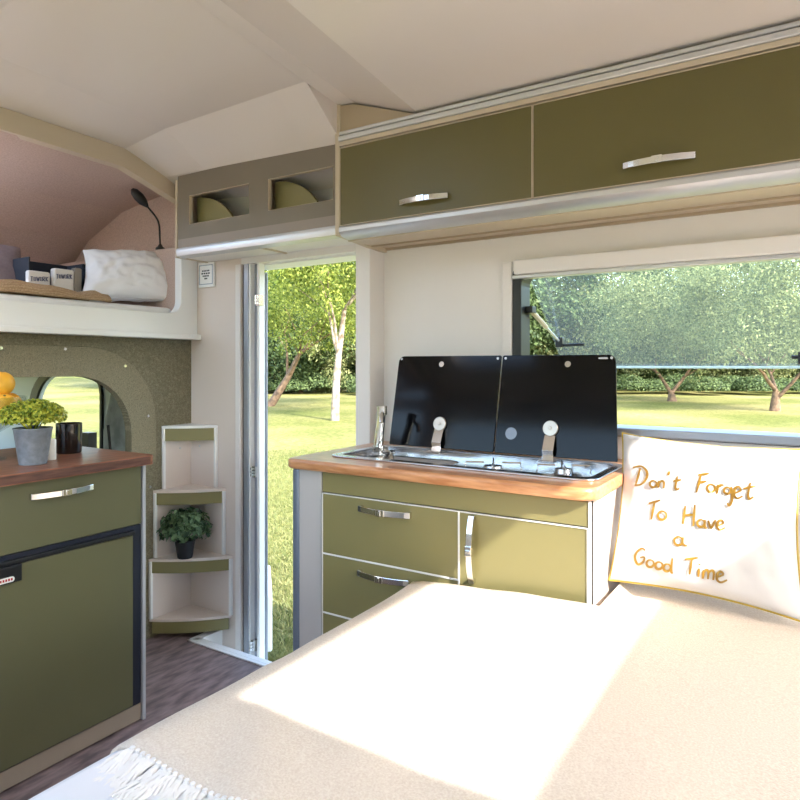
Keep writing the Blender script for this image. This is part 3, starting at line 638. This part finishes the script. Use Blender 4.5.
for (px, py) in ((180, 448), (200, 446)):
    q = MB(); p = onx(px, py, cx+.012) if px < 190 else ony(px, py, cy-.012); q.disc(p, (1, 0, 0) if px < 190 else (0, -1, 0), .004, .004, 10); q.build('screw_cap', 'alu', t)

# ================================================================ BED
BX0, BX1 = -.985, 1.85; BZ = .60
b = MB(); b.box(BX0+.03, BX1, -.32, 1.585, 0, .42); b.box(-.44, BX1, 1.585, 2.17, 0, .42)
tag(b.build('bed_box', 'wall', bevel=.004), 'white bed box under the mattress', 'bed')
b = MB(); b.prism([(BX0, -.32), (BX1, -.32), (BX1, 2.165), (-.445, 2.165), (-.445, 1.59), (BX0, 1.59)], FXY, .42, .585)
tag(b.build('mattress', 'sheet', bevel=.025, seg=4, smooth=True), 'bed mattress in a white sheet showing below the fringe', 'mattress')
# throw
def bedz(x, y):
    z = .593+.010*noise.noise(Vector((x*2.2, y*2.0, 0)))+.005*noise.noise(Vector((x*7, y*6, 3)))
    e = max(0, (y-1.25)/.34) if x < -.42 else max(0, (y-1.6)/.4)
    z += (.030*max(0, min(1, (x+.98)/.5))+.004)*min(1, e)**2
    s_ = (x+.72)*.8+(y-.72)*.6                                 # a soft diagonal fold
    z += .012*math.exp(-(s_/.03)**2)*max(0, min(1, (1.1-y)/.4))
    return z
def throw_pt(u, y):
    """u: distance from the left edge measured along the cloth, negative = hanging side"""
    x = BX0-.004+u
    if u < .06:
        a = (.06-u)/.06
        if u > -.034: ang = a/((.06+.034)/.06)*PI/2; r = .06; return Vector((BX0+.056-r*math.sin(ang)-.004, y, bedz(BX0+.056, y)-r*(1-math.cos(ang))))
        return Vector((BX0-.010-.012*noise.noise(Vector((y*5, u*3, 1))), y, bedz(BX0+.056, y)-.06+(u+.034)))
    return Vector((x, y, bedz(x, y)))
us = [-.30, -.22, -.14, -.08, -.034, -.02, -.005, .01, .03, .06]+[.06+.035*k for k in range(1, 80)]
ys = [.655+.03*k for k in range(34)]; ys = [y for y in ys if y < 1.585]+[1.588]
ys2 = [1.588+.033*k for k in range(1, 15)]
vs = []; idx = {}
for j, y in enumerate(ys+ys2):
    for i, u in enumerate(us):
        yy = y-.02*noise.noise(Vector((u*2, 0, 5))) if j == 0 else y
        x = BX0+u
        if y > 1.589 and x < -.435: continue
        idx[i, j] = len(vs); vs.append(throw_pt(u, yy))
fs = [(idx[i, j], idx[i+1, j], idx[i+1, j+1], idx[i, j+1]) for j in range(len(ys+ys2)-1) for i in range(len(us)-1) if all(k in idx for k in ((i, j), (i+1, j), (i+1, j+1), (i, j+1)))]
b = MB(); b.add(vs, fs)
th = b.build('bed_throw', 'blanket', smooth=True, auto=180, solid=-.007)
tag(th, 'cream waffle throw with white fringe spread over the bed', 'blanket')
protos = []
for q in range(4):
    b = MB()
    for k in range(7):
        x = (k-3)*.0022; p0 = Vector((x*.4, 0, 0)); pts = [p0]
        for s_ in range(1, 6):
            pts.append(p0+Vector((x*s_*.5+random.uniform(-.004, .004)+(q-1.5)*.003*s_, -.015*s_, -.0035*s_+.004*math.sin(s_*1.3+q)+random.uniform(-.002, .002))))
        b.tube(pts, [.003]*5+[.0015], 5)
    b.lathe([(.0001, -.006), (.005, -.003), (.006, 0), (.004, .005), (.0001, .006)], (0, 0, 0), 8)
    o = b.build('tassel', 'fringe', th, smooth=True); protos.append(o)
for k in range(130):
    u = .05+k*.0135; p = throw_pt(max(u, .062) if u > .03 else u, .657-.02*noise.noise(Vector((u*2, 0, 5)))) if True else None
    src = protos[k % 4]; o = src if k < 4 else src.copy()
    if k >= 4: COL.objects.link(o); o.parent = th
    if k < 4:
        for v in o.data.vertices: v.co += parent_loc(th)
    o.location = p-parent_loc(th)+Vector((0, -.002, .003)); o.rotation_euler = (random.uniform(-.05, .12), 0, random.uniform(-.35, .35))

# ---------------------------------------------------------------- cushions
def cushion(name, c, ax, ay, hw, hh, T, m, parent=None, pinch=.07, wr=.006, n=56, seed=0, piping=None):
    c = Vector(c); ax = Vector(ax).normalized(); ay = Vector(ay).normalized(); az = ax.cross(ay).normalized()
    def surf(u, v, s_=1):
        x = u*hw*(1-pinch*(1-v*v)); y = v*hh*(1-pinch*(1-u*u))
        e = max(0, (1-u*u))*max(0, (1-v*v)); t_ = T*e**.42
        t_ += wr*e**.3*(noise.noise(Vector((u*3+seed, v*3, s_)))+.6*noise.noise(Vector((u*8+seed, v*5, s_*2))))*(1 if e > 0 else 0)
        off = .006*noise.noise(Vector((u*2.5, v*2.5, seed+9)))
        return c+ax*x+ay*y+az*(s_*t_+off)
    b = MB(); vs = []; fs = []
    gr = [math.sin(PI/2*(-1+2*k/n)) for k in range(n+1)]
    for s_ in (1, -1):
        k0 = len(vs); vs += [surf(u, v, s_) for u in gr for v in gr]
        for i in range(n):
            for j in range(n):
                a = k0+i*(n+1)+j; q = (a, a+n+1, a+n+2, a+1); fs.append(q if s_ > 0 else q[::-1])
    b.add(vs, fs)
    o = b.build(name, m, parent, smooth=True, auto=180)
    bm = bmesh.new(); bm.from_mesh(o.data); bmesh.ops.remove_doubles(bm, verts=bm.verts, dist=.0004); bm.to_mesh(o.data); bm.free()
    if piping:
        e = [(g, -1) for g in gr]+[(1, g) for g in gr[1:]]+[(g, 1) for g in gr[::-1][1:]]+[(-1, g) for g in gr[::-1][1:]]
        q = MB(); q.tube([surf(u, v)+(ax*u+ay*v)*.002 for u, v in e], .0024, 6, cap=False); q.build('piping', piping, o, smooth=True)
    return o, surf, (c, ax, ay, az)
# lettered cushion: corners taken from where its edges meet bed, worktop end and window sill
TL = ony(619, 436, 1.93); TR = ony(806, 447, 1.95); BL = ony(614, 576, 1.785); BR = ony(801, 626, 1.75)
c = (TL+TR+BL+BR)/4; axu = (TR-TL)+(BR-BL); axv = (TL-BL)+(TR-BR)
HW = axu.length/4; HH = axv.length/4
o, surf, fr_ = cushion('lettered_cushion', c, axu, axv, HW, HH, .075, 'pillow', piping='piping', seed=2, wr=.009)
tag(o, 'white satin cushion with gold lettering leaning below the side window', 'cushion')
c0, ax, ay, az = fr_
if az.y > 0: pass
front_s = 1 if az.dot(CAM-c0) > 0 else -1
ST = []
def circ(x, y, r, ry=None, a0=-60, a1=300): return [(x+r*math.cos(math.radians(a)), y+(ry or r)*math.sin(math.radians(a))) for a in range(a0, a1+1, 30)]
ST += [[(135, 228), (128, 255), (120, 283)], [(110, 226), (138, 222), (157, 240), (155, 263), (138, 282), (116, 285)], circ(178, 281, 11), [(197, 270), (195, 294)], [(196, 281), (206, 271), (214, 277), (213, 296)], [(232, 238), (228, 253)], [(259, 255), (252, 290), (256, 299), (266, 296)], [(245, 272), (272, 267)]]
ST += [[(337, 252), (330, 280), (322, 310)], [(328, 251), (345, 249), (364, 246)], [(329, 277), (356, 272)], circ(371, 295, 13), [(394, 283), (390, 314)], [(392, 296), (402, 285), (413, 286)], circ(425, 303, 11), [(438, 290), (441, 315), (440, 338), (431, 354), (425, 344)], [(448, 312), (469, 303), (462, 290), (450, 298), (448, 318), (459, 329), (476, 321)], [(502, 276), (494, 318), (500, 331), (513, 323)], [(478, 297), (500, 292), (522, 287)]]
ST += [[(163, 346), (182, 341), (202, 335)], [(183, 341), (177, 370), (172, 400)], circ(208, 386, 14)]
ST += [[(285, 354), (281, 385), (277, 415)], [(317, 350), (314, 385), (312, 422)], [(280, 386), (316, 383)], circ(337, 412, 12), [(351, 400), (350, 424), (358, 428)], [(362, 402), (371, 428), (386, 400)], [(392, 421), (411, 412), (405, 402), (394, 408), (391, 425), (402, 434), (418, 426)]]
ST += [circ(262, 471, 14), [(278, 458), (276, 480), (291, 488)]]
ST += [[(152, 503), (140, 496), (124, 508), (117, 528), (127, 549), (144, 541), (149, 525), (134, 526)], circ(168, 546, 12), circ(197, 553, 12), circ(224, 560, 12), [(242, 528), (238, 572), (244, 577)], [(283, 532), (305, 530), (327, 527)], [(307, 530), (303, 556), (299, 583)], [(331, 562), (328, 591)], [(333, 547), (331, 551)], [(346, 568), (343, 597)], [(345, 577), (355, 567), (362, 576), (360, 598)], [(362, 577), (373, 569), (380, 577), (378, 601)], [(390, 592), (411, 583), (403, 573), (392, 581), (391, 600), (404, 609), (424, 601)]]
def to_uv(cx_, cy_):
    d = ray(600+cx_/3.335, 400+cy_/3.335); u = v = 0; dep = .05
    for _ in range(6):
        p0 = c0+az*(front_s*dep); tt = (p0-CAM).dot(az)/d.dot(az); p = CAM+d*tt-c0
        cs = ax.dot(ay); pa, pb3 = p.dot(ax), p.dot(ay); x = (pa-cs*pb3)/(1-cs*cs); y = (pb3-cs*pa)/(1-cs*cs); v = y/HH; u = x/HW
        for _ in range(3): u = x/(HW*(1-.07*(1-v*v))); v = y/(HH*(1-.07*(1-u*u)))
        dep = abs((surf(u, v, front_s)-c0).dot(az))
    return u, v
WORDS = [ST[:8], ST[8:19], ST[19:22], ST[22:29], ST[29:31], ST[31:36], ST[36:]]
for wi, s_ in [(i, q) for i, wd in enumerate(WORDS) for q in wd]:
    if s_ is WORDS[wi][0]: b = MB()
    pts = [Vector((x, y)) for x, y in s_]; fine = []
    for i in range(len(pts)-1):                      # Catmull-Rom through the stroke
        p0, p1, p2, p3 = pts[max(i-1, 0)], pts[i], pts[i+1], pts[min(i+2, len(pts)-1)]
        for k in range(4):
            tq = k/4; fine.append(.5*((2*p1)+(p2-p0)*tq+(2*p0-5*p1+4*p2-p3)*tq*tq+(3*p1-p0-3*p2+p3)*tq**3))
    fine.append(pts[-1]); W = []
    for q in fine:
        u, v = to_uv(q.x, q.y); W.append(surf(u, v, front_s)+az*(front_s*.0032))
    vs = []; n_ = len(W)
    for i in range(n_):
        tg = (W[min(i+1, n_-1)]-W[max(i-1, 0)]).normalized(); sd = tg.cross(az).normalized()*(.0027*(1.25-.5*abs(2*i/(n_-1)-1)))
        vs += [W[i]+sd, W[i]-sd]
    b.add(vs, [(2*i, 2*i+1, 2*i+3, 2*i+2) for i in range(n_-1)])
    if s_ is WORDS[wi][-1]: lt = b.build('gold_word', 'gold', o, smooth=True, auto=180); lt['label'] = 'gold foil word ' + ('Don\'t', 'Forget', 'To', 'Have', 'a', 'Good', 'Time')[wi]
o2, _, _ = cushion('plain_cushion', (.235, 1.90, .825), (1, -.12, .03), (0, .28, .9), .20, .20, .07, 'pillow', piping='piping', seed=6)
tag(o2, 'plain white cushion with gold piping beside the lettered cushion', 'cushion')

# ================================================================ BUNK CONTENTS
b = MB(); b.box(-3.6, -2.512, -.25, 1.985, 1.336, 1.486); tag(b.build('bunk_mattress', 'mattress', bevel=.02, seg=3, smooth=True), 'white mattress on the high bunk', 'mattress')
o, _, _ = cushion('bunk_pillow', onx(133, 276, -2.70), (.36, .9, .06), (-.25, .20, .6), .225, .142, .085, 'bunkpillow', seed=11, wr=.014, pinch=.09)
tag(o, 'plump white pillow at the end of the bunk', 'pillow')
# knitted throw along the front of the bunk
def knz(y): return 1.502+.034*abs(math.sin((y-.2)*7.0))**.35*(1 if y < 1.62 else .5)+.012*noise.noise(Vector((y*9, 0, 0)))
b = MB(); vs = []; YN = [-.1+.03*k for k in range(60)]
prs = [(-2.745, .1), (-2.70, .6), (-2.63, 1), (-2.57, 1), (-2.535, .95), (-2.518, .55), (-2.508, .05)]
for y in YN:
    for x, h in prs: vs.append((x+.006*noise.noise(Vector((y*12, x*9, 2))), y, 1.488+(knz(y)-1.488)*h+.004))
m_ = len(prs); b.add(vs, [(i*m_+j, i*m_+j+1, (i+1)*m_+j+1, (i+1)*m_+j) for i in range(len(YN)-1) for j in range(m_-1)])
tag(b.build('knitted_throw', 'knit', smooth=True, auto=180, solid=.012), 'beige knitted throw bunched along the bunk edge', 'blanket')
# charcoal box with two pouches
bc = onx(57, 283, -2.82); y0, y1 = onx(26, 280, -2.82).y, onx(86, 280, -2.82).y; zt = onx(57, 261, -2.82).z
b = MB(); zb = 1.488
b.box(-2.93, -2.80, y0, y1, zb, zb+.012); b.box(-2.93, -2.922, y0, y1, zb, zt); b.box(-2.81, -2.80, y0, y1, zb, zt-.075); b.box(-2.93, -2.80, y0, y0+.008, zb, zt); b.box(-2.93, -2.80, y1-.03, y1, zb, zt)
tag(b.build('storage_box', 'darkbox', bevel=.003), 'open charcoal box holding two white pouches on the bunk', 'box')
GL = {'T': [[(0, 1), (.8, 1)], [(.4, 1), (.4, 0)]], 'O': [[(.1, .1), (.1, .9), (.7, .9), (.7, .1), (.1, .1)]], 'W': [[(0, 1), (.2, 0), (.4, .7), (.6, 0), (.8, 1)]], 'R': [[(0, 0), (0, 1), (.6, 1), (.6, .5), (0, .5), (.7, 0)]], 'K': [[(0, 0), (0, 1)], [(.7, 1), (0, .5), (.7, 0)]]}
for i, (pa, pb_, ya, lab) in enumerate(((27, 49, 270, 'white canvas pouch lying flat at the open side of the charcoal box'), (52, 72, 268, 'tall white canvas pouch with grey side standing in the charcoal box'))):
    a0 = onx(pa, 280, -2.78+.0).y; a1 = onx(pb_, 280, -2.78).y; zt2 = onx(pa, ya, -2.78).z
    b = MB(); b.prism(rr(a0, a1, 1.489, zt2, .008, 3), FYZ, -2.797, -2.768+.006*i)
    pc = b.build('canvas_pouch', 'pouch', bevel=.008, seg=3, smooth=True); tag(pc, lab, 'pouch', 'pouches in the charcoal box')
    b = MB(); cwid = (a1-a0)*.84/6; x0_ = a0+(a1-a0)*.08; zz = zt2-.046; hgt = .019
    for k, ch in enumerate('TOWORK'):
        for st in GL[ch]: b.band([(-2.766+.006*i, x0_+cwid*(k+.95*u), zz+hgt*v+.004*k*.3) for u, v in st], (1, 0, 0), .0019, .002)
    b.build('printed_word', 'ink', pc)
if True:
    b = MB(); b.box(-2.797, -2.762, onx(72.5, 280, -2.78).y, onx(80, 280, -2.78).y, 1.489, onx(75, 268, -2.78).z)
    tag(b.build('grey_pouch', mat('grey_canvas', (140, 132, 122), .9), bevel=.008, seg=3, smooth=True), 'small grey fabric pouch beside the white pouches in the box', 'pouch')
o, _, _ = cushion('mauve_cushion', (-3.02, 1.36, 1.64), (.3, .95, 0), (-.5, .15, .8), .19, .13, .07, 'mauve', seed=21, pinch=.02)
tag(o, 'rounded mauve-brown cushion behind the knitted throw', 'cushion')
o, _, _ = cushion('bunk_cushion', (-3.25, 1.12, 1.66), (.3, .95, 0), (-.5, .15, .8), .19, .17, .07, 'bunkpillow', seed=31, pinch=.03)
tag(o, 'white cushion leaning behind the mauve cushion', 'cushion')
# crumpled shawl between box and pillow
b = MB(); vs = []; n_ = 24; m_ = 12
for i in range(n_+1):
    for j in range(m_+1):
        u, v = i/n_, j/m_; p = Vector((-2.86-.18*v, 1.60+.40*u, 0)); h = .25*math.sin(PI*min(1, v*.9+.05))**.7*(.45+.55*u)
        vs.append((p.x, p.y, 1.489+h+.03*(abs(noise.noise(Vector((u*8, v*4, 3)))))*math.sin(PI*v)))
b.add(vs, [(i*(m_+1)+j, i*(m_+1)+j+1, (i+1)*(m_+1)+j+1, (i+1)*(m_+1)+j) for i in range(n_) for j in range(m_)])
tag(b.build('shawl', 'felt', smooth=True, auto=180, solid=.008), 'crumpled dusty pink shawl behind the bunk pillow', 'blanket')
# reading lamp
lb = Vector((-2.67, 2.035, 1.775)); t = thing('reading_lamp', 'black gooseneck reading lamp on the alcove ledge', 'lamp', lb)
b = MB(); b.lathe([(.022, 0), (.022, .012), (.012, .02), (.007, .03)], lb, 20); b.build('base', 'black', t, smooth=True)
hd = onx(146, 205, -2.66); tip = onx(132, 189, -2.69)
p0 = lb+Vector((0, 0, .025)); p3 = hd; p1 = p0+Vector((0, -.01, .12)); p2 = p3+(hd-tip)*1.2
pts = [p0*(1-s_)**3+p1*3*s_*(1-s_)**2+p2*3*s_*s_*(1-s_)+p3*s_**3 for s_ in [k/16 for k in range(17)]]
b = MB(); b.tube(pts, .0045, 8); b.build('gooseneck', 'black', t, smooth=True)
b = MB(); dv = tip-hd; b.tube([hd-dv*.12, hd, hd+dv*.2, hd+dv*.5, hd+dv*.85, tip], [.006, .012, .021, .024, .019, .007], 14); b.build('lamp_head', 'black', t, smooth=True)

# ================================================================ WORKTOP ITEMS
def foliage(b, c, R, n, size, rz=.8, low=-.3):
    c = Vector(c)
    for _ in range(n):
        d = Vector((random.gauss(0, 1), random.gauss(0, 1), random.gauss(0, 1))).normalized()
        if d.z < low: d.z = -d.z
        p = c+Vector((d.x*R, d.y*R, d.z*R*rz))*random.uniform(.55, 1.03)
        nrm = (d+Vector((random.gauss(0, .5), random.gauss(0, .5), random.gauss(0, .5)+.3))).normalized()
        a = nrm.cross(Vector((random.gauss(0, 1), random.gauss(0, 1), random.gauss(0, 1)))).normalized(); e = nrm.cross(a)
        s_ = size*random.uniform(.7, 1.3)
        b.add([p-a*s_, p+e*s_*.55+nrm*s_*.15, p+a*s_, p-e*s_*.55+nrm*s_*.15], [(0, 1, 2, 3)])
    return b
WZ = .913
pp = onz(33, 464, WZ); t = thing('potted_plant', 'yellow-green bushy plant in a grey zinc pot on the walnut worktop', 'plant', pp)
b = MB(); b.lathe([(.0001, .001), (.039, .001), (.054, .108), (.056, .110), (.056, .113), (.050, .113), (.048, .09), (.0001, .09)], pp, 32); b.build('pot', 'pot', t, smooth=True)
b = MB(); b.lathe([(.0001, .096), (.049, .095), (.049, .091), (.0001, .09)], pp, 20); b.build('soil', 'soil', t)
b = foliage(MB(), pp+Vector((0, 0, .142)), .094, 3000, .0062, .62, -.25); o = b.build('foliage', 'leafy', t); o['kind'] = 'stuff'
b = MB()
for k in range(30):
    a = random.uniform(0, 2*PI); r = random.uniform(.03, .075); b.tube([pp+Vector((0, 0, .09)), pp+Vector((r*.5*math.cos(a), r*.5*math.sin(a), .13)), pp+Vector((r*math.cos(a), r*math.sin(a), .16))], .0012, 4)
o = b.build('stems', 'leafy', t); o['kind'] = 'stuff'
pm = onz(69, 453, WZ)
b = MB(); b.lathe([(.0001, .001), (.038, .001), (.041, .006), (.042, .103), (.040, .105), (.038, .103), (.036, .01), (.0001, .008)], pm, 36)
tag(b.build('mug', 'mug', smooth=True), 'glossy black ceramic cup beside the zinc pot', 'cup')
pc_ = onz(51, 460, WZ)
b = MB(); b.lathe([(.0001, .001), (.014, .001), (.015, .004), (.015, .064), (.013, .068), (.0001, .066)], pc_, 24)
b.tube([pc_+Vector((0, 0, .066)), pc_+Vector((.001, 0, .074))], .001, 5)
tag(b.build('candle', 'candle', smooth=True), 'small white candle between zinc pot and black cup', 'candle')
# fruit bowl
pb2 = Vector((-2.24, 1.05, WZ)); t = thing('fruit_bowl', 'clear footed glass bowl heaped with oranges', 'bowl', pb2)
b = MB(); b.lathe([(.0001, .001), (.055, .001), (.055, .005), (.012, .014), (.010, .07), (.03, .085), (.085, .12), (.112, .165), (.116, .205), (.113, .205), (.108, .167), (.082, .125), (.03, .092), (.0001, .088)], pb2, 40); b.build('glass', 'bowl', t, smooth=True)
R = .039; fr = []
for k in range(5): a = 2*PI*k/5+.3; fr.append((.068*math.cos(a), .068*math.sin(a), .177))
fr.append((0, 0, .134))
for k in range(3): a = 2*PI*k/3+.55; fr.append((.047*math.cos(a), .047*math.sin(a), .247))
pro = None
for k, q in enumerate(fr):
    if pro is None:
        b = MB(); pr = [(max(.0001, R*math.sin(PI*i/14)), -R*math.cos(PI*i/14)) for i in range(15)]; pr[-1] = (.0001, R-.002); b.lathe(pr, (0, 0, 0), 24); o = b.build('orange', 'orange', smooth=True, auto=180)
        for v in o.data.vertices: v.co += Vector((0, 0, -R))
        pro = o
        b = MB(); b.disc((0, 0, R-.003), (0, 0, 1), .004, .003, 8); st = b.build('stem_button', 'olive', None); st.parent = o; st.location = (0, 0, 0)
        for v in st.data.vertices: v.co += Vector((0, 0, R-.003))
    else:
        o = pro.copy(); COL.objects.link(o); s2 = st.copy(); COL.objects.link(s2); s2.parent = o
    o.location = pb2+Vector(q); o.rotation_euler = (random.uniform(-.9, .9), random.uniform(-.9, .9), random.uniform(0, 6))
    tag(o, 'round ripe orange inside the rim of the glass bowl' if k < 6 else 'round ripe orange heaped on top of the others in the glass bowl', 'orange', 'oranges in the glass bowl')
# dark leafy plant on the corner shelf
q = onz(185, 557, tiers[2][2]); q = Vector((cx+.12, cy-.13, tiers[2][2])); 
q = CAM+ray(185, 400)*((Vector((cx+.13, cy-.13, 0))-CAM).dot(FW)); q.z = tiers[2][2]
t = thing('shelf_plant', 'dark green leafy plant in a small black pot on the corner shelf', 'plant', q)
b = MB(); b.lathe([(.0001, .001), (.032, .001), (.044, .075), (.046, .078), (.044, .082), (.040, .08), (.038, .065), (.0001, .065)], q, 28); b.build('pot', 'blackpot', t, smooth=True)
b = foliage(MB(), q+Vector((0, 0, .13)), .112, 620, .016, .80, -.45); o = b.build('foliage', 'leafd', t); o['kind'] = 'stuff'
b = MB()
for k in range(24):
    a = random.uniform(0, 2*PI); r = random.uniform(.03, .09); b.tube([q+Vector((0, 0, .066)), q+Vector((r*.4*math.cos(a), r*.4*math.sin(a), .11)), q+Vector((r*math.cos(a), r*math.sin(a), .15))], .0015, 4)
o = b.build('stems', 'leafd', t); o['kind'] = 'stuff'

# ================================================================ OUTSIDE
GZ = -.62
vs = []; fs = []; n_ = 60; S = 160
for i in range(n_+1):
    for j in range(n_+1):
        x = -S+2*S*i/n_; y = -S+2*S*j/n_; r = math.hypot(x, y); h = max(0, (r-55)/60)**1.5*7
        vs.append((x, y, GZ+h))
b = MB(); b.add(vs, [(i*(n_+1)+j, (i+1)*(n_+1)+j, (i+1)*(n_+1)+j+1, i*(n_+1)+j+1) for i in range(n_) for j in range(n_)])
struct(b.build('ground', 'grass', smooth=True, auto=180), 'sunlit grassy meadow outside')
b = MB()
for _ in range(26000):
    Z = 4.0+10*random.random()**1.6; px = random.uniform(235, 372); p = atz(px, Z, GZ)
    h = random.uniform(.02, .055); a = random.uniform(0, 2*PI); e = Vector((math.cos(a), math.sin(a), 0))*random.uniform(.004, .008); l = Vector((random.gauss(0, .025), random.gauss(0, .025), h))
    b.add([p-e, p+e, p+l], [(0, 1, 2)])
o = b.build('meadow_grass', 'blade'); o['kind'] = 'stuff'; o['label'] = 'short grass blades in front of the entry door'; o['category'] = 'grass'

def make_tree(rng, height, crown_r, crown_z0, nleaf, leaf, forks, lean=0.0, trunk_r=.16, spread=.6, tl=None):
    """returns (trunk MB, foliage MB) standing at the origin"""
    tr = MB(); tips = []
    def limb(p, d, L, r, lev):
        pts = [p]; rs = [r]; q = p.copy(); dd = d.copy()
        for k in range(5):
            dd = (dd+Vector((rng.gauss(0, .10 if lev else .03), rng.gauss(0, .10 if lev else .03), rng.gauss(.02, .05)))).normalized(); q = q+dd*(L/5); pts.append(q.copy()); rs.append(r*(1-.1*(k+1)))
        tr.tube(pts, rs, 8 if lev == 0 else 5, cap=False)
        if lev < 2:
            nn = forks if lev == 0 else 3
            for k in range(nn):
                a = 2*PI*k/nn+rng.uniform(-.4, .4); nd = (dd*.8+Vector((math.cos(a), math.sin(a), .1))*spread*rng.uniform(.7, 1.3)).normalized()
                limb(pts[-1] if k < 2 else pts[3], nd, (L if lev or not tl else crown_z0)*rng.uniform(.6, .85), rs[-1]*.75, lev+1)
        else: tips.append(q)
    limb(Vector((0, 0, -.1)), Vector((lean, .05*lean, 1)).normalized(), tl or crown_z0*1.05, trunk_r, 0)
    fo = MB(); cl = []
    for _ in range(60):
        d = Vector((rng.gauss(0, 1), rng.gauss(0, 1), rng.gauss(0, 1))).normalized(); d *= rng.uniform(.45, 1)
        cl.append(Vector((d.x*crown_r+lean*crown_z0, d.y*crown_r, (crown_z0+height)/2+d.z*(height-crown_z0)/2)))
    cl += tips
    V = []; Fq = []
    for c_ in cl:
        if c_.z < crown_z0*.8: continue
        rr_ = crown_r*rng.uniform(.2, .38)
        for _ in range(nleaf//len(cl)):
            d = Vector((rng.gauss(0, 1), rng.gauss(0, 1), rng.gauss(0, .8))).normalized()*rr_*rng.uniform(.3, 1); p = c_+d
            nrm = (d.normalized()+Vector((rng.gauss(0, .6), rng.gauss(0, .6), rng.gauss(.5, .6)))).normalized()
            a = nrm.cross(Vector((rng.gauss(0, 1), rng.gauss(0, 1), rng.gauss(0, 1)))).normalized(); e = nrm.cross(a); s_ = leaf*rng.uniform(.6, 1.4); k = len(V)
            V += [p-a*s_, p+e*s_*.5, p+a*s_, p-e*s_*.5]; Fq.append((k, k+1, k+2, k+3))
    fo.add(V, Fq); return tr, fo
def place_tree(nm, label, pos, parts, lm, bk, group=None, scale=1, rot=0, src=None):
    t = thing(nm, label, 'tree', pos, group); t.rotation_euler.z = rot; t.scale = (scale,)*3
    if src:
        for ch in src.children:
            c_ = ch.copy(); COL.objects.link(c_); c_.parent = t
    else:
        for nm2, mb, m in (('trunk', parts[0], bk), ('foliage', parts[1], lm)):
            me_o = mb.build(nm2, m, None, smooth=(nm2 == 'trunk'), auto=180)
            L0 = me_o.location.copy()
            for v in me_o.data.vertices: v.co += L0
            me_o.parent = t; me_o.location = (0, 0, 0)
    return t
rg = random.Random(3)
# trees that stand alone in the meadow
t1 = place_tree('meadow_tree', 'bright tree with a straight pale trunk beyond the entry door', atz(335, 21.5, GZ), make_tree(rg, 8.2, 3.3, 3.6, 24000, .06, 4, .0, .15), 'tleaf_a', 'bark')
t2 = place_tree('leaning_tree', 'tree with a slanting trunk left of the pale trunk', atz(268, 29, GZ), make_tree(rg, 7.5, 3.6, 2.6, 22000, .068, 4, .75, .20), 'tleaf_a', 'barkd', rot=TH)
t3 = place_tree('orchard_tree', 'spreading tree with two low trunks seen through the side window', atz(672, 33, GZ), make_tree(rg, 7.2, 5.2, 2.3, 36000, .068, 2, .0, .30, .75, .5), 'tleaf_b', 'barkd', rot=.6)
t4 = place_tree('orchard_tree', 'tree forking low like a Y seen past the window latch', atz(775, 26, GZ), make_tree(rg, 6.8, 4.0, 2.3, 32000, .06, 3, .0, .24, .7, .9), 'tleaf_b', 'barkd', rot=1.9)
# the belt of woodland behind
bgA = make_tree(rg, 11, 4.2, 1.0, 26000, .115, 4, 0, .25); bgB = make_tree(rg, 9, 4.6, .6, 26000, .115, 4, 0, .25)
srcA = srcB = None
spots = [(px, 44+rg.uniform(-3, 10)) for px in range(120, 490, 30)]+[(px, 46+rg.uniform(-4, 9)) for px in range(495, 900, 26)]+[(px, 66+rg.uniform(-4, 9)) for px in range(470, 880, 45)]
for k, (px, Z) in enumerate(spots):
    A = k % 2 == 0; nm = 'woodland_tree'
    lab = ('tall dark green tree in the woodland belt beyond the door' if A else 'rounded mid green tree in the woodland belt beyond the door') if px < 440 else ('tall dark green tree in the woodland belt beyond the window' if A else 'rounded mid green tree in the woodland belt beyond the window')
    sc = rg.uniform(.8, 1.15)*(.82 if px > 730 else 1)
    hgt = max(0, (Z-55)/60)**1.5*7
    src = srcA if A else srcB
    tt_ = place_tree(nm, lab, atz(px, Z, GZ+hgt-.2), bgA if A else bgB, 'tleaf_c' if A else 'tleaf_b', 'barkd', 'woodland belt', sc, rg.uniform(0, 6), src)
    if A and not srcA: srcA = tt_
    if not A and not srcB: srcB = tt_
# undergrowth along the edge of the wood
sh = foliage(MB(), (0, 0, .5), 1.5, 3000, .085, .6, -.1); shp = None
for k, px in enumerate(list(range(215, 500, 26))+list(range(600, 900, 26))):
    Z = 41+rg.uniform(-2, 2)
    if shp is None:
        o = sh.build('shrub', 'tleaf_c'); L0 = o.location.copy()
        for v in o.data.vertices: v.co += L0
        shp = o
    else: o = shp.copy(); COL.objects.link(o)
    o.location = atz(px, Z, GZ-.1); o.rotation_euler.z = rg.uniform(0, 6); o.scale = (1, 1, rg.uniform(.7, 1.2))
    tag(o, 'low dark shrub at the wood edge beyond the ' + ('door' if px < 440 else 'window'), 'shrub', 'shrubs along the wood edge')
